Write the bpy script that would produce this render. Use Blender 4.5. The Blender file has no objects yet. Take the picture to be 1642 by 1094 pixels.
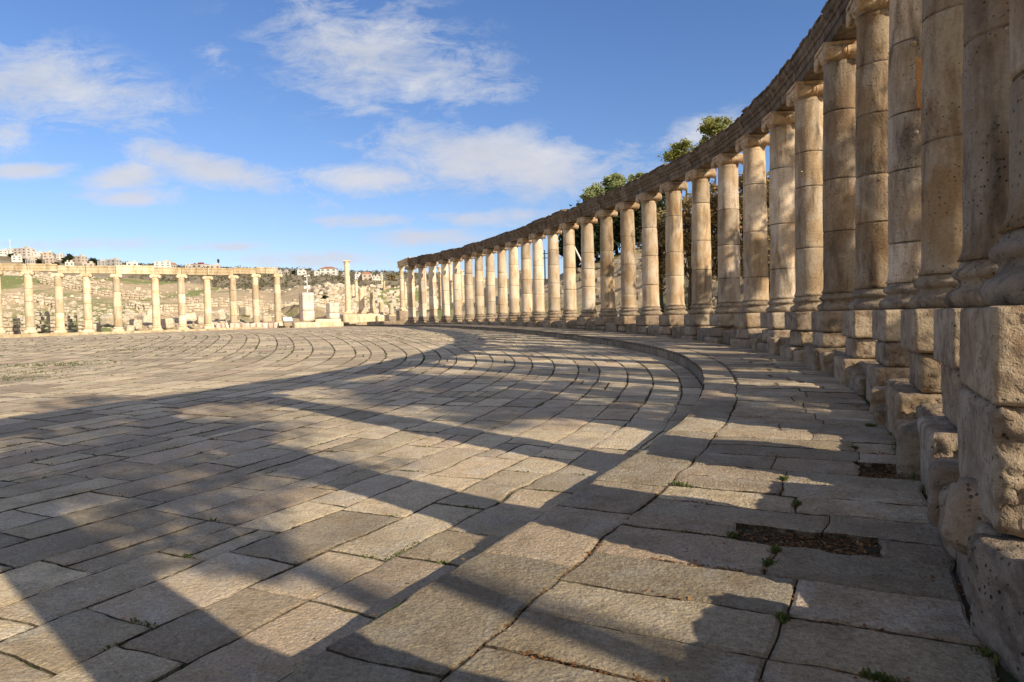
import bpy, math, random
import numpy as np
from mathutils import Vector, Matrix
R = math.radians
sc = bpy.context.scene
COL = sc.collection

# ------------------------------------------------------------------ camera
F, PITCH, ROLL = 1100.0, 0.0324, 0.0240          # focal length in pixels of a 1642 px wide frame
cam_d = bpy.data.cameras.new("Camera")
cam = bpy.data.objects.new("Camera", cam_d); COL.objects.link(cam)
cam_d.sensor_width = 36.0; cam_d.lens = 36.0 * F / 1642.0
cam_d.clip_start = 0.05; cam_d.clip_end = 6000
cam.matrix_world = Matrix.Rotation(math.pi/2 - PITCH, 4, 'X') @ Matrix.Rotation(-ROLL, 4, 'Z')
sc.camera = cam

# ------------------------------------------------------------------ sun and sky
SUN_EL = R(27.5)
SUN_AZ = math.atan2(0.725, -0.688)               # clockwise from +Y towards +X
sun_dir = Vector((math.sin(SUN_AZ)*math.cos(SUN_EL), math.cos(SUN_AZ)*math.cos(SUN_EL), math.sin(SUN_EL)))
sd = bpy.data.lights.new("Sun", 'SUN'); sun = bpy.data.objects.new("Sun", sd); COL.objects.link(sun)
sd.energy = 5.0; sd.angle = R(0.53); sd.color = (1.0, 0.85, 0.64)
sun.rotation_euler = sun_dir.to_track_quat('Z', 'Y').to_euler()

w = bpy.data.worlds.new("World"); sc.world = w; w.use_nodes = True
def N(nt, typ, **kw):
    n = nt.nodes.new(typ)
    for k, v in kw.items():
        if k.startswith('i_'):
            key = k[2:]
            n.inputs[int(key) if key.isdigit() else key.replace('_', ' ')].default_value = v
        else: setattr(n, k, v)
    return n
def math_n(nt, op, a, b=None, c=None, clamp=False):
    n = nt.nodes.new('ShaderNodeMath'); n.operation = op; n.use_clamp = clamp
    for i, v in enumerate((a, b, c)):
        if v is None: continue
        if isinstance(v, (int, float)): n.inputs[i].default_value = v
        else: nt.links.new(v, n.inputs[i])
    return n.outputs[0]
def mix_n(nt, fac, a, b, blend='MIX'):
    n = nt.nodes.new('ShaderNodeMix'); n.data_type = 'RGBA'; n.blend_type = blend
    for s, v in ((0, fac), (6, a), (7, b)):
        if isinstance(v, (int, float)): n.inputs[s].default_value = v
        elif isinstance(v, (tuple, list)): n.inputs[s].default_value = (*v[:3], 1)
        else: nt.links.new(v, n.inputs[s])
    return n.outputs[2]
def ramp_n(nt, fac, stops):
    n = nt.nodes.new('ShaderNodeValToRGB'); nt.links.new(fac, n.inputs[0])
    e = n.color_ramp.elements
    while len(e) > 1: e.remove(e[-1])
    e[0].position = stops[0][0]; e[0].color = (*stops[0][1], 1) if not isinstance(stops[0][1], (int, float)) else (stops[0][1],)*3+(1,)
    for p, c in stops[1:]:
        x = e.new(p); x.color = (*c, 1) if not isinstance(c, (int, float)) else (c, c, c, 1)
    return n.outputs[0]
def noise_n(nt, vec, scale, detail=4, rough=.55, dist=0.):
    n = nt.nodes.new('ShaderNodeTexNoise'); n.inputs['Scale'].default_value = scale
    n.inputs['Detail'].default_value = detail; n.inputs['Roughness'].default_value = rough
    n.inputs['Distortion'].default_value = dist
    if vec is not None: nt.links.new(vec, n.inputs['Vector'])
    return n

nt = w.node_tree; nt.nodes.clear()
sky = N(nt, 'ShaderNodeTexSky', sky_type='NISHITA', sun_disc=False, sun_elevation=SUN_EL, sun_rotation=SUN_AZ,
        air_density=1.0, dust_density=0.25, ozone_density=2.2, altitude=600)
geo = nt.nodes.new('ShaderNodeTexCoord')
sep = nt.nodes.new('ShaderNodeSeparateXYZ'); nt.links.new(geo.outputs['Generated'], sep.inputs[0])
ysafe = math_n(nt, 'MAXIMUM', sep.outputs[1], 0.05)
U = math_n(nt, 'DIVIDE', sep.outputs[0], ysafe); V = math_n(nt, 'DIVIDE', sep.outputs[2], ysafe)
cv = nt.nodes.new('ShaderNodeCombineXYZ'); nt.links.new(U, cv.inputs[0]); nt.links.new(V, cv.inputs[1])
mp = N(nt, 'ShaderNodeMapping'); mp.inputs['Scale'].default_value = (1.0, 2.4, 1); nt.links.new(cv.outputs[0], mp.inputs[0])
warp = noise_n(nt, mp.outputs[0], 3.2, 8, .62, .25)
fine = noise_n(nt, mp.outputs[0], 12.0, 10, .74, .5)
def d_of(px, py):                                # picture position -> gnomonic direction (x/y, z/y)
    r = ray(px, py); return r[0]/r[1], r[2]/r[1]
def ray(x, y):
    Ux = x-821; Vy = y-547
    u = Ux*math.cos(ROLL)-Vy*math.sin(ROLL); v = Ux*math.sin(ROLL)+Vy*math.cos(ROLL)
    cx, up, d = u/F, -v/F, 1
    cp, sp = math.cos(PITCH), math.sin(PITCH)
    return np.array([cx, d*cp+up*sp, up*cp-d*sp])
clouds = [ # px, py, half width, half height, tilt deg, strength
    (70, 135, 180, 56, -14, .85), (600, 85, 170, 85, -18, .62), (720, 120, 120, 55, -10, .5), (815, 258, 195, 46, -7, .95),
    (205, 285, 62, 22, 0, 1.0), (350, 275, 150, 24, -16, 1.0), (585, 288, 98, 24, -3, .95), (225, 314, 85, 15, 0, .8),
    (560, 160, 150, 30, -24, .4), (1160, 208, 110, 26, 12, .7), (350, 95, 40, 22, -40, .3), (55, 273, 80, 11, 0, .7),
    (690, 380, 100, 15, 0, .7), (560, 355, 120, 11, 0, .6), (130, 392, 150, 11, 0, .55), (340, 396, 70, 8, 0, .5),
    (520, 415, 130, 12, 0, .6), (780, 350, 120, 14, 0, .6), (10, 215, 40, 30, 0, .6), (960, 250, 90, 40, 0, .45),
    (440, 60, 60, 30, -30, .2), (640, 420, 120, 8, 0, .4)]
tot = None
for (px, py, a, b, tl, s) in clouds:
    u0, v0 = d_of(px, py)
    du = math_n(nt, 'SUBTRACT', U, float(u0)); dv = math_n(nt, 'SUBTRACT', V, float(v0))
    c, s_ = math.cos(R(tl)), math.sin(R(tl))
    p = math_n(nt, 'ADD', math_n(nt, 'MULTIPLY', du, c/(a/F)), math_n(nt, 'MULTIPLY', dv, s_/(a/F)))
    q = math_n(nt, 'ADD', math_n(nt, 'MULTIPLY', du, -s_/(b/F)), math_n(nt, 'MULTIPLY', dv, c/(b/F)))
    r2 = math_n(nt, 'ADD', math_n(nt, 'MULTIPLY', p, p), math_n(nt, 'MULTIPLY', q, q))
    g = math_n(nt, 'MULTIPLY', math_n(nt, 'EXPONENT', math_n(nt, 'MULTIPLY', r2, -0.9)), s)
    tot = g if tot is None else math_n(nt, 'MAXIMUM', tot, g)
nz = math_n(nt, 'ADD', math_n(nt, 'MULTIPLY', warp.outputs[0], .5), math_n(nt, 'MULTIPLY', fine.outputs[0], .5))
dens = math_n(nt, 'ADD', math_n(nt, 'MULTIPLY', tot, 0.95), math_n(nt, 'MULTIPLY', math_n(nt, 'SUBTRACT', nz, 0.49), 3.1))
front = math_n(nt, 'GREATER_THAN', sep.outputs[1], 0.08)
gate = ramp_n(nt, tot, [(0.02, 0.0), (0.28, 1.0)])
mask = ramp_n(nt, dens, [(0.18, 0.0), (0.42, .34), (0.70, .68), (1.05, .84)])
mask = math_n(nt, 'MULTIPLY', math_n(nt, 'MULTIPLY', mask, gate), front)
shade = noise_n(nt, mp.outputs[0], 5.0, 5, .6)
low = ramp_n(nt, V, [(0.10, 0.0), (0.30, 1.0)])
ccol = mix_n(nt, ramp_n(nt, shade.outputs[0], [(.35, 0.0), (.65, 1.0)]), (4.3, 4.45, 4.8), (6.0, 5.9, 5.75))
ccol = mix_n(nt, low, (4.9, 4.6, 4.8), ccol)
skyc = mix_n(nt, 1.0, sky.outputs[0], ramp_n(nt, sep.outputs[2], [(0.0, (.80, .76, .86)), (.18, (.74, .82, 1.0)), (.45, (.66, .82, 1.08)), (1.0, (.74, .86, 1.04))]), 'MULTIPLY')
outc = mix_n(nt, mask, skyc, ccol)
# unseen bright cloud added behind the viewer as neutral fill for the shade
rn = noise_n(nt, geo.outputs['Generated'], 2.6, 6, .6, .3)
rear = ramp_n(nt, math_n(nt, 'MULTIPLY', sep.outputs[1], -1.0), [(-.0, 0.0), (.12, 1.0)])
rmask = math_n(nt, 'MULTIPLY', math_n(nt, 'MULTIPLY', ramp_n(nt, rn.outputs[0], [(.40, 0.0), (.56, .9)]), rear), ramp_n(nt, sep.outputs[2], [(0.0, 0.0), (.08, 1.0)]))
outc = mix_n(nt, rmask, outc, (5.4, 4.9, 4.3))
bg = nt.nodes.new('ShaderNodeBackground'); bg.inputs[1].default_value = 0.115
wo = nt.nodes.new('ShaderNodeOutputWorld'); nt.links.new(outc, bg.inputs[0]); nt.links.new(bg.outputs[0], wo.inputs[0])
sc.view_settings.view_transform = 'Standard'; sc.view_settings.look = 'None'
sc.view_settings.gamma = 1; sc.view_settings.exposure = 0.33
sc.cycles.max_bounces = 6; sc.cycles.diffuse_bounces = 3; sc.cycles.use_denoising = True
sc.cycles.transparent_max_bounces = 4

# ------------------------------------------------------------------ helpers
rnd = random.Random(7); nr = np.random.RandomState(11)
def at(px, py, Y):
    r = ray(px, py); return r*(Y/r[1])
def hash3(ix, iy, iz, seed):
    h = (ix*374761393 + iy*668265263 + iz*2147483647 + seed*1274126177) & 0xFFFFFFFF
    h = ((h ^ (h >> 13))*1274126177) & 0xFFFFFFFF
    h = (h ^ (h >> 16)) & 0xFFFFFF
    return h/float(0xFFFFFF)
def vnoise(p, seed=0):
    p = np.asarray(p, float); i = np.floor(p).astype(np.int64); f = p-i; f = f*f*(3-2*f)
    out = 0
    for a in (0, 1):
        for b in (0, 1):
            for c in (0, 1):
                wgt = (f[:, 0] if a else 1-f[:, 0])*(f[:, 1] if b else 1-f[:, 1])*(f[:, 2] if c else 1-f[:, 2])
                out = out + wgt*hash3(i[:, 0]+a, i[:, 1]+b, i[:, 2]+c, seed)
    return out*2-1
def fbm(p, octv=4, seed=0, gain=.5):
    p = np.asarray(p, float); o = 0; a = 1; t = 0
    for k in range(octv):
        o = o + a*vnoise(p*(2.03**k)+k*7.3, seed+k); t += a; a *= gain
    return o/t
def mesh(name, V_, F_, mat=None, smooth=False, attrs=None):
    me = bpy.data.meshes.new(name); me.from_pydata([tuple(v) for v in V_], [], F_)
    mats = mat if isinstance(mat, (list, tuple)) else [mat]
    for m in mats:
        if m is not None: me.materials.append(m)
    if smooth: me.polygons.foreach_set('use_smooth', [True]*len(me.polygons))
    if attrs:
        for k, vals in attrs.items():
            a = me.attributes.new(k, 'FLOAT', 'FACE'); a.data.foreach_set('value', vals)
    me.update(); return me
def link(name, data, parent=None, loc=(0, 0, 0), rot=(0, 0, 0)):
    o = bpy.data.objects.new(name, data); COL.objects.link(o); o.location = loc; o.rotation_euler = rot
    if parent is not None: o.parent = parent
    return o
def tag(o, label=None, cat=None, group=None, kind=None):
    if label: o['label'] = label
    if cat: o['category'] = cat
    if group: o['group'] = group
    if kind: o['kind'] = kind
    elif cat and 'kind' not in o: o['kind'] = 'thing'
    return o
class MB:
    def __init__(s): s.v = []; s.f = []
    def add(s, vs, fs):
        n = len(s.v); s.v.extend([tuple(x) for x in vs]); s.f.extend([[i+n for i in f] for f in fs])
    def box(s, c, d, rz=0, taper=1.0):
        x, y, z = d[0]/2, d[1]/2, d[2]/2; vs = []
        for sz in (-1, 1):
            t = taper if sz > 0 else 1
            for sx, sy in ((-1, -1), (1, -1), (1, 1), (-1, 1)):
                a, b = sx*x*t, sy*y*t
                vs.append((c[0]+a*math.cos(rz)-b*math.sin(rz), c[1]+a*math.sin(rz)+b*math.cos(rz), c[2]+sz*z))
        s.add(vs, [[3, 2, 1, 0], [4, 5, 6, 7], [0, 1, 5, 4], [1, 2, 6, 5], [2, 3, 7, 6], [3, 0, 4, 7]])
    def tube(s, p0, p1, r0, r1, n=8, cap=True):
        p0 = Vector(p0); p1 = Vector(p1); d = (p1-p0); 
        if d.length < 1e-6: return
        d.normalize(); a = d.orthogonal().normalized(); b = d.cross(a); vs = []
        for p, r in ((p0, r0), (p1, r1)):
            for k in range(n):
                t = 2*math.pi*k/n; vs.append(p+a*(r*math.cos(t))+b*(r*math.sin(t)))
        fs = [[k, (k+1) % n, n+(k+1) % n, n+k] for k in range(n)]
        if cap: fs += [list(range(n))[::-1], list(range(n, 2*n))]
        s.add(vs, fs)
    def lathe(s, prof, n=24, c=(0, 0, 0)):
        vs = []; m = len(prof)
        for (r, z) in prof:
            for k in range(n):
                t = 2*math.pi*k/n; vs.append((c[0]+r*math.cos(t), c[1]+r*math.sin(t), c[2]+z))
        fs = [[j*n+k, j*n+(k+1) % n, (j+1)*n+(k+1) % n, (j+1)*n+k] for j in range(m-1) for k in range(n)]
        fs += [list(range(n))[::-1], list(range((m-1)*n, m*n))]
        s.add(vs, fs)
    def build(s, name, mat, parent=None, loc=(0, 0, 0), rot=(0, 0, 0), smooth=False):
        return link(name, mesh(name, s.v, s.f, mat, smooth), parent, loc, rot)

# ------------------------------------------------------------------ materials
def bsdf(name, rough=.85, spec=.25):
    m = bpy.data.materials.new(name); m.use_nodes = True; t = m.node_tree
    b = t.nodes['Principled BSDF']; b.inputs['Roughness'].default_value = rough
    b.inputs['Specular IOR Level'].default_value = spec
    return m, t, b
def plain(name, col, rough=.8, var=.25, scale=3.0, metallic=0):
    m, t, b = bsdf(name, rough); b.inputs['Metallic'].default_value = metallic
    tc = t.nodes.new('ShaderNodeTexCoord'); n = noise_n(t, tc.outputs['Object'], scale, 5, .6)
    c2 = tuple(c*(1-var) for c in col)
    t.links.new(mix_n(t, ramp_n(t, n.outputs[0], [(.35, 0.), (.65, 1.)]), c2, col), b.inputs['Base Color'])
    return m
def stone(name, light, mid, dark, scale=1.0, bump=.5, grime=.35, pits=.5, streak=True, rand=.25, fine=1.0, grime_col=(.045, .038, .03), lowpale=0.0, joints=True):
    m, t, b = bsdf(name, .9, .18)
    tc = t.nodes.new('ShaderNodeTexCoord'); oi = t.nodes.new('ShaderNodeObjectInfo')
    off = t.nodes.new('ShaderNodeVectorMath'); off.operation = 'SCALE'
    cmb = t.nodes.new('ShaderNodeCombineXYZ'); t.links.new(oi.outputs['Random'], cmb.inputs[0]); t.links.new(oi.outputs['Random'], cmb.inputs[1])
    t.links.new(cmb.outputs[0], off.inputs[0]); off.inputs['Scale'].default_value = 57.0
    addv = t.nodes.new('ShaderNodeVectorMath'); t.links.new(tc.outputs['Object'], addv.inputs[0]); t.links.new(off.outputs[0], addv.inputs[1])
    P = addv.outputs[0]
    st = N(t, 'ShaderNodeMapping'); st.inputs['Scale'].default_value = (1, 1, .22 if streak else 1); t.links.new(P, st.inputs[0])
    big = noise_n(t, P, .9*scale, 4, .55, .3); med = noise_n(t, st.outputs[0], 3.1*scale, 6, .62, .4)
    sm = noise_n(t, P, 24*fine, 6, .65); tiny = noise_n(t, P, 110*fine, 3, .6)
    c = mix_n(t, ramp_n(t, big.outputs[0], [(.42, 0.), (.56, 1.)]), mid, light)
    c = mix_n(t, math_n(t, 'MULTIPLY', ramp_n(t, med.outputs[0], [(.48, 0.), (.64, 1.)]), .85), c, dark)
    g2 = noise_n(t, st.outputs[0], 1.7*scale, 7, .68, .5)
    gm = math_n(t, 'MULTIPLY', ramp_n(t, g2.outputs[0], [(.54, 0.), (.68, 1.)]), grime)
    gm = math_n(t, 'MULTIPLY', gm, ramp_n(t, sm.outputs[0], [(.3, .35), (.6, 1.)]))
    c = mix_n(t, gm, c, grime_col)
    c = mix_n(t, .5, c, ramp_n(t, sm.outputs[0], [(.3, .45), (.5, .9), (.7, 1.15)]), 'MULTIPLY')
    vo = t.nodes.new('ShaderNodeTexVoronoi'); vo.inputs['Scale'].default_value = 21; t.links.new(P, vo.inputs['Vector'])
    pitm = math_n(t, 'MULTIPLY', ramp_n(t, vo.outputs['Distance'], [(.09, 1.), (.23, 0.)]), ramp_n(t, noise_n(t, P, 2.6, 3).outputs[0], [(.44, 0.), (.54, 1.)]))
    c = mix_n(t, math_n(t, 'MULTIPLY', pitm, pits), c, (.03, .025, .02))
    at1 = N(t, 'ShaderNodeAttribute', attribute_name='tone'); at2 = N(t, 'ShaderNodeAttribute', attribute_name='crack')
    c = mix_n(t, math_n(t, 'MULTIPLY', at2.outputs['Fac'], .85), c, (.05, .038, .028))
    sc1 = t.nodes.new('ShaderNodeVectorMath'); sc1.operation = 'SCALE'; t.links.new(c, sc1.inputs[0]); t.links.new(math_n(t, 'ADD', at1.outputs['Fac'], 1.0), sc1.inputs['Scale']); c = sc1.outputs[0]
    if rand > .2:
        gv = t.nodes.new('ShaderNodeRGBToBW'); t.links.new(c, gv.inputs[0]); c = mix_n(t, math_n(t, 'MULTIPLY', math_n(t, 'FRACT', math_n(t, 'MULTIPLY', oi.outputs['Random'], 7.7)), .25), c, gv.outputs[0])
    if rand:
        rv = math_n(t, 'ADD', math_n(t, 'MULTIPLY', oi.outputs['Random'], rand), 1-rand/2)
        cr = t.nodes.new('ShaderNodeVectorMath'); cr.operation = 'SCALE'; t.links.new(c, cr.inputs[0]); t.links.new(rv, cr.inputs['Scale']); c = cr.outputs[0]
    t.links.new(c, b.inputs['Base Color'])
    h = math_n(t, 'ADD', math_n(t, 'MULTIPLY', sm.outputs[0], .7), math_n(t, 'MULTIPLY', tiny.outputs[0], .25))
    h = math_n(t, 'SUBTRACT', h, math_n(t, 'MULTIPLY', pitm, .7))
    h = math_n(t, 'ADD', h, math_n(t, 'MULTIPLY', med.outputs[0], .5))
    bm = t.nodes.new('ShaderNodeBump'); bm.inputs['Strength'].default_value = bump; bm.inputs['Distance'].default_value = .03/fine
    t.links.new(h, bm.inputs['Height']); t.links.new(bm.outputs[0], b.inputs['Normal'])
    return m
M_shaft = stone('shaft_stone', (.61, .48, .33), (.51, .355, .195), (.34, .22, .12), 1.15, .9, .8, 1.0, rand=.35)
M_shaft_old = stone('weathered_shaft_stone', (.42, .33, .225), (.34, .225, .12), (.22, .14, .08), 1.3, 1.0, .85, 1.0)
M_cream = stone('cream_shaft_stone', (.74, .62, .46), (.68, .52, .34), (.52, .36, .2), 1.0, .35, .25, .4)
M_base = stone('base_stone', (.40, .32, .225), (.31, .235, .16), (.19, .14, .095), 1.8, 1.0, .9, .95, False, fine=.8)
M_cap = stone('capital_stone', (.56, .43, .28), (.50, .33, .18), (.36, .2, .1), 2.0, .6, .5, .5, False)
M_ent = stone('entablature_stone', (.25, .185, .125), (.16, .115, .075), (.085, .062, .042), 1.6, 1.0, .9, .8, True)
M_ped = stone('pedestal_stone', (.44, .345, .235), (.34, .25, .165), (.23, .15, .09), 1.6, 1.0, .75, .6, False, fine=.8)
M_patch = stone('patch_stone', (.55, .30, .12), (.48, .24, .09), (.36, .17, .06), 1.5, .5, .3, .4, True, 0)
M_infill = stone('infill_stone', (.33, .255, .175), (.25, .185, .12), (.16, .11, .07), 1.6, 1.0, .7, .9, False, fine=.7)
M_pale = stone('pale_column_stone', (.78, .68, .52), (.74, .58, .38), (.60, .43, .25), 1.0, .3, .2, .3, True, .18)
M_pale_ent = stone('pale_entablature_stone', (.64, .53, .37), (.52, .41, .26), (.33, .25, .15), .8, .4, .35, .3, True, .2)
M_white = stone('white_stone', (.76, .70, .61), (.70, .60, .51), (.54, .42, .34), 1.2, .3, .25, .2, True, .1)
M_rubble = stone('rubble_stone', (.72, .64, .51), (.62, .53, .40), (.48, .38, .27), .8, .6, .25, .3, False, .2, fine=.5)

def pave_mat(name, cA, cB, cC):
    m, t, b = bsdf(name, .82, .3)
    tc = t.nodes.new('ShaderNodeTexCoord'); P = tc.outputs['Object']
    a1 = N(t, 'ShaderNodeAttribute', attribute_name='tone'); a2 = N(t, 'ShaderNodeAttribute', attribute_name='hue')
    big = noise_n(t, P, .55, 4, .6, .4); med = noise_n(t, P, 3.4, 6, .65, .5); sm = noise_n(t, P, 30, 7, .72); tiny = noise_n(t, P, 95, 4, .7)
    c = mix_n(t, ramp_n(t, a2.outputs['Fac'], [(.05, 0.), (.95, 1.)]), cA, cB)
    c = mix_n(t, math_n(t, 'MULTIPLY', ramp_n(t, math_n(t, 'FRACT', math_n(t, 'MULTIPLY', a2.outputs['Fac'], 7.3)), [(.6, 0.), (1., 1.)]), .55), c, (.55, .38, .27))
    c = mix_n(t, math_n(t, 'MULTIPLY', ramp_n(t, med.outputs[0], [(.44, 0.), (.62, 1.)]), .75), c, cC)
    med2 = noise_n(t, P, 1.9, 6, .7, .8)
    c = mix_n(t, math_n(t, 'MULTIPLY', ramp_n(t, med2.outputs[0], [(.52, 0.), (.66, 1.)]), .5), c, (.62, .58, .50))
    c = mix_n(t, math_n(t, 'MULTIPLY', ramp_n(t, big.outputs[0], [(.5, 0.), (.7, 1.)]), .35), c, (.20, .165, .125))
    c = mix_n(t, .75, c, ramp_n(t, sm.outputs[0], [(.3, .45), (.5, .95), (.68, 1.3)]), 'MULTIPLY')
    c = mix_n(t, .6, c, ramp_n(t, tiny.outputs[0], [(.32, .35), (.5, 1.), (.68, 1.35)]), 'MULTIPLY')
    st = noise_n(t, P, 1.3, 8, .72, 1.2)
    c = mix_n(t, math_n(t, 'MULTIPLY', ramp_n(t, st.outputs[0], [(.60, 0.), (.68, 1.)]), .45), c, (.12, .095, .07))
    vs = t.nodes.new('ShaderNodeVectorMath'); vs.operation = 'SCALE'; t.links.new(c, vs.inputs[0])
    t.links.new(math_n(t, 'ADD', math_n(t, 'MULTIPLY', a1.outputs['Fac'], .52), .73), vs.inputs['Scale'])
    t.links.new(vs.outputs[0], b.inputs['Base Color'])
    a3 = N(t, 'ShaderNodeAttribute', attribute_name='dirt'); dn = ramp_n(t, noise_n(t, P, 9, 4, .7).outputs[0], [(.35, .35), (.6, 1.)])
    t.links.new(mix_n(t, math_n(t, 'MULTIPLY', a3.outputs['Fac'], dn), vs.outputs[0], (.055, .043, .028)), b.inputs['Base Color'])
    vo = t.nodes.new('ShaderNodeTexVoronoi'); vo.inputs['Scale'].default_value = 42; vo.feature = 'SMOOTH_F1'; t.links.new(P, vo.inputs['Vector'])
    h = math_n(t, 'ADD', math_n(t, 'MULTIPLY', sm.outputs[0], .9), math_n(t, 'MULTIPLY', tiny.outputs[0], .35))
    h = math_n(t, 'ADD', h, math_n(t, 'MULTIPLY', vo.outputs['Distance'], .5))
    h = math_n(t, 'ADD', h, math_n(t, 'MULTIPLY', med.outputs[0], .8))
    bm = t.nodes.new('ShaderNodeBump'); bm.inputs['Strength'].default_value = 1.0; bm.inputs['Distance'].default_value = .034
    t.links.new(h, bm.inputs['Height']); t.links.new(bm.outputs[0], b.inputs['Normal'])
    return m
M_pave = pave_mat('plaza_paving', (.72, .60, .40), (.58, .49, .36), (.50, .385, .24))
M_walk = pave_mat('walk_paving', (.55, .455, .31), (.43, .37, .27), (.36, .28, .18))

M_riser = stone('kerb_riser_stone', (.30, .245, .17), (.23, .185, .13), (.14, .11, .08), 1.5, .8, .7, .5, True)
m, t, b = bsdf('joint_soil', .95, .1); M_soil = m
tc = t.nodes.new('ShaderNodeTexCoord'); n1 = noise_n(t, tc.outputs['Object'], .8, 5, .7); n2 = noise_n(t, tc.outputs['Object'], 14, 5, .7)
c = mix_n(t, ramp_n(t, n1.outputs[0], [(.47, 0.), (.6, 1.)]), (.06, .048, .032), (.045, .065, .022))
c = mix_n(t, .6, c, ramp_n(t, n2.outputs[0], [(.3, .4), (.7, 1.5)]), 'MULTIPLY'); t.links.new(c, b.inputs['Base Color'])

m, t, b = bsdf('hill_ground', .95, .1); M_ground = m
tc = t.nodes.new('ShaderNodeTexCoord'); P = tc.outputs['Object']
mpg = N(t, 'ShaderNodeMapping'); mpg.inputs['Scale'].default_value = (1, .45, 1); t.links.new(P, mpg.inputs[0])
n1 = noise_n(t, mpg.outputs[0], .045, 6, .65, .6); n2 = noise_n(t, P, .35, 6, .7); n3 = noise_n(t, P, 2.5, 5, .7)
c = mix_n(t, ramp_n(t, n2.outputs[0], [(.35, 0.), (.65, 1.)]), (.43, .33, .20), (.56, .45, .30))
c = mix_n(t, ramp_n(t, n1.outputs[0], [(.50, 0.), (.57, .85)]), c, (.19, .235, .075))
sx = t.nodes.new('ShaderNodeSeparateXYZ'); t.links.new(P, sx.inputs[0])
far = ramp_n(t, math_n(t, 'DIVIDE', sx.outputs[1], 1000.0), [(.27, 0.), (.34, 1.)])
farc = mix_n(t, ramp_n(t, noise_n(t, P, .02, 5, .6).outputs[0], [(.4, 0.), (.6, 1.)]), (.20, .175, .115), (.33, .28, .20))
c = mix_n(t, far, c, farc)
c = mix_n(t, .6, c, ramp_n(t, n3.outputs[0], [(.3, .6), (.7, 1.3)]), 'MULTIPLY'); t.links.new(c, b.inputs['Base Color'])
bm = t.nodes.new('ShaderNodeBump'); bm.inputs['Strength'].default_value = .8; bm.inputs['Distance'].default_value = .3
t.links.new(n2.outputs[0], bm.inputs['Height']); t.links.new(bm.outputs[0], b.inputs['Normal'])

def leafmat(name, cols, trans=.25):
    m, t, b = bsdf(name, .7, .2)
    g = t.nodes.new('ShaderNodeNewGeometry')
    c = ramp_n(t, g.outputs['Random Per Island'], [(i/(max(1, len(cols)-1)), c_) for i, c_ in enumerate(cols)])
    t.links.new(c, b.inputs['Base Color'])
    tr = t.nodes.new('ShaderNodeBsdfTranslucent'); t.links.new(c, tr.inputs[0])
    mx = t.nodes.new('ShaderNodeMixShader'); mx.inputs[0].default_value = trans
    out = t.nodes['Material Output']; t.links.new(b.outputs[0], mx.inputs[1]); t.links.new(tr.outputs[0], mx.inputs[2]); t.links.new(mx.outputs[0], out.inputs[0])
    return m
M_pine = leafmat('pine_needles', [(.17, .19, .05), (.28, .30, .09), (.40, .39, .13)], .35)
M_green = leafmat('green_foliage', [(.20, .25, .10), (.33, .38, .17), (.45, .47, .25)], .3)
M_cyp = leafmat('dark_foliage', [(.014, .024, .010), (.028, .042, .016), (.045, .06, .02)], .1)
M_brown = leafmat('autumn_foliage', [(.36, .18, .08), (.20, .19, .07), (.44, .28, .14), (.26, .25, .10), (.30, .21, .12)])
M_grass = leafmat('joint_grass', [(.07, .11, .025), (.11, .15, .04), (.16, .16, .06)])
M_fallen = leafmat('fallen_leaves', [(.16, .07, .03), (.26, .13, .05), (.10, .05, .025), (.30, .2, .09)], .1)
M_bark = plain('bark', (.13, .10, .07), .95, .5, 6)
M_scrub = leafmat('scrub_foliage', [(.12, .115, .07), (.17, .155, .095), (.10, .105, .06)], .1)

# ------------------------------------------------------------------ colonnade curve
right_xy = [(3.12, 3.6), (4.44, 6.0), (5.50, 8.4), (6.47, 10.91), (7.17, 13.36), (7.69, 15.91), (8.12, 18.52), (8.43, 21.16), (8.50, 23.8),
    (8.40, 26.45), (8.07, 29.08), (7.57, 31.69), (6.98, 34.28), (6.33, 36.85), (5.56, 39.4), (4.74, 41.93), (3.82, 44.45), (2.95, 46.95),
    (2.0, 49.43), (1.2, 51.9), (.25, 54.36), (-.68, 56.81), (-1.73, 59.24), (-2.82, 61.65), (-3.89, 64.04), (-5.17, 66.4), (-6.55, 68.73),
    (-8.05, 71.01), (-9.45, 73.24), (-10.9, 75.4)]
back_xy = [(-3.3, -9.6), (-2.05, -7.0), (-.8, -4.45), (.40, -1.95), (1.56, .62)]
fit_pts = np.array(back_xy + right_xy); ii = np.arange(len(fit_pts)) - len(back_xy)
cx = np.polyfit(ii/15-1, fit_pts[:, 0], 7); cy = np.polyfit(ii/15-1, fit_pts[:, 1], 7)
def spine(s):
    s = np.atleast_1d(np.asarray(s, float)); sc_ = np.clip(s, -4.5, 28.5)
    u = sc_/15-1
    x = np.polyval(cx, u); y = np.polyval(cy, u)
    dx = np.polyval(np.polyder(cx), u)/15; dy = np.polyval(np.polyder(cy), u)/15
    L = np.hypot(dx, dy); e = s-sc_
    turn = np.where(e > 0, e*-0.035, 0.0)                          # the far end keeps turning in
    ang = np.arctan2(dx, dy)
    x = x+e*L*np.sin(ang+turn/2); y = y+e*L*np.cos(ang+turn/2)
    tx = np.sin(ang+turn); ty = np.cos(ang+turn)
    return x, y, tx, ty, L
def off(s, d):
    x, y, tx, ty, L = spine(s)
    w_ = np.interp(s, [-4, -.3, 2.5], [.5, .38, 0.])*np.clip(np.asarray(d, float)/3.42, 0, 1)
    return x-ty*(d+w_), y+tx*(d+w_)
zT = [(-20, -1.7), (3, -1.66), (9, -1.57), (13.4, -1.4), (21, -1.2), (27, -1.08), (34, -.93), (44, -.68), (64, -.38), (80, -.3), (300, -.3)]
def walk_z(Y): return np.interp(Y, [a for a, b in zT], [b for a, b in zT])
def kerb_h(Y): return np.interp(Y, [-20, 5, 10, 18, 30, 45, 75, 90], [.37, .36, .35, .34, .30, .24, .14, .05])
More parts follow.
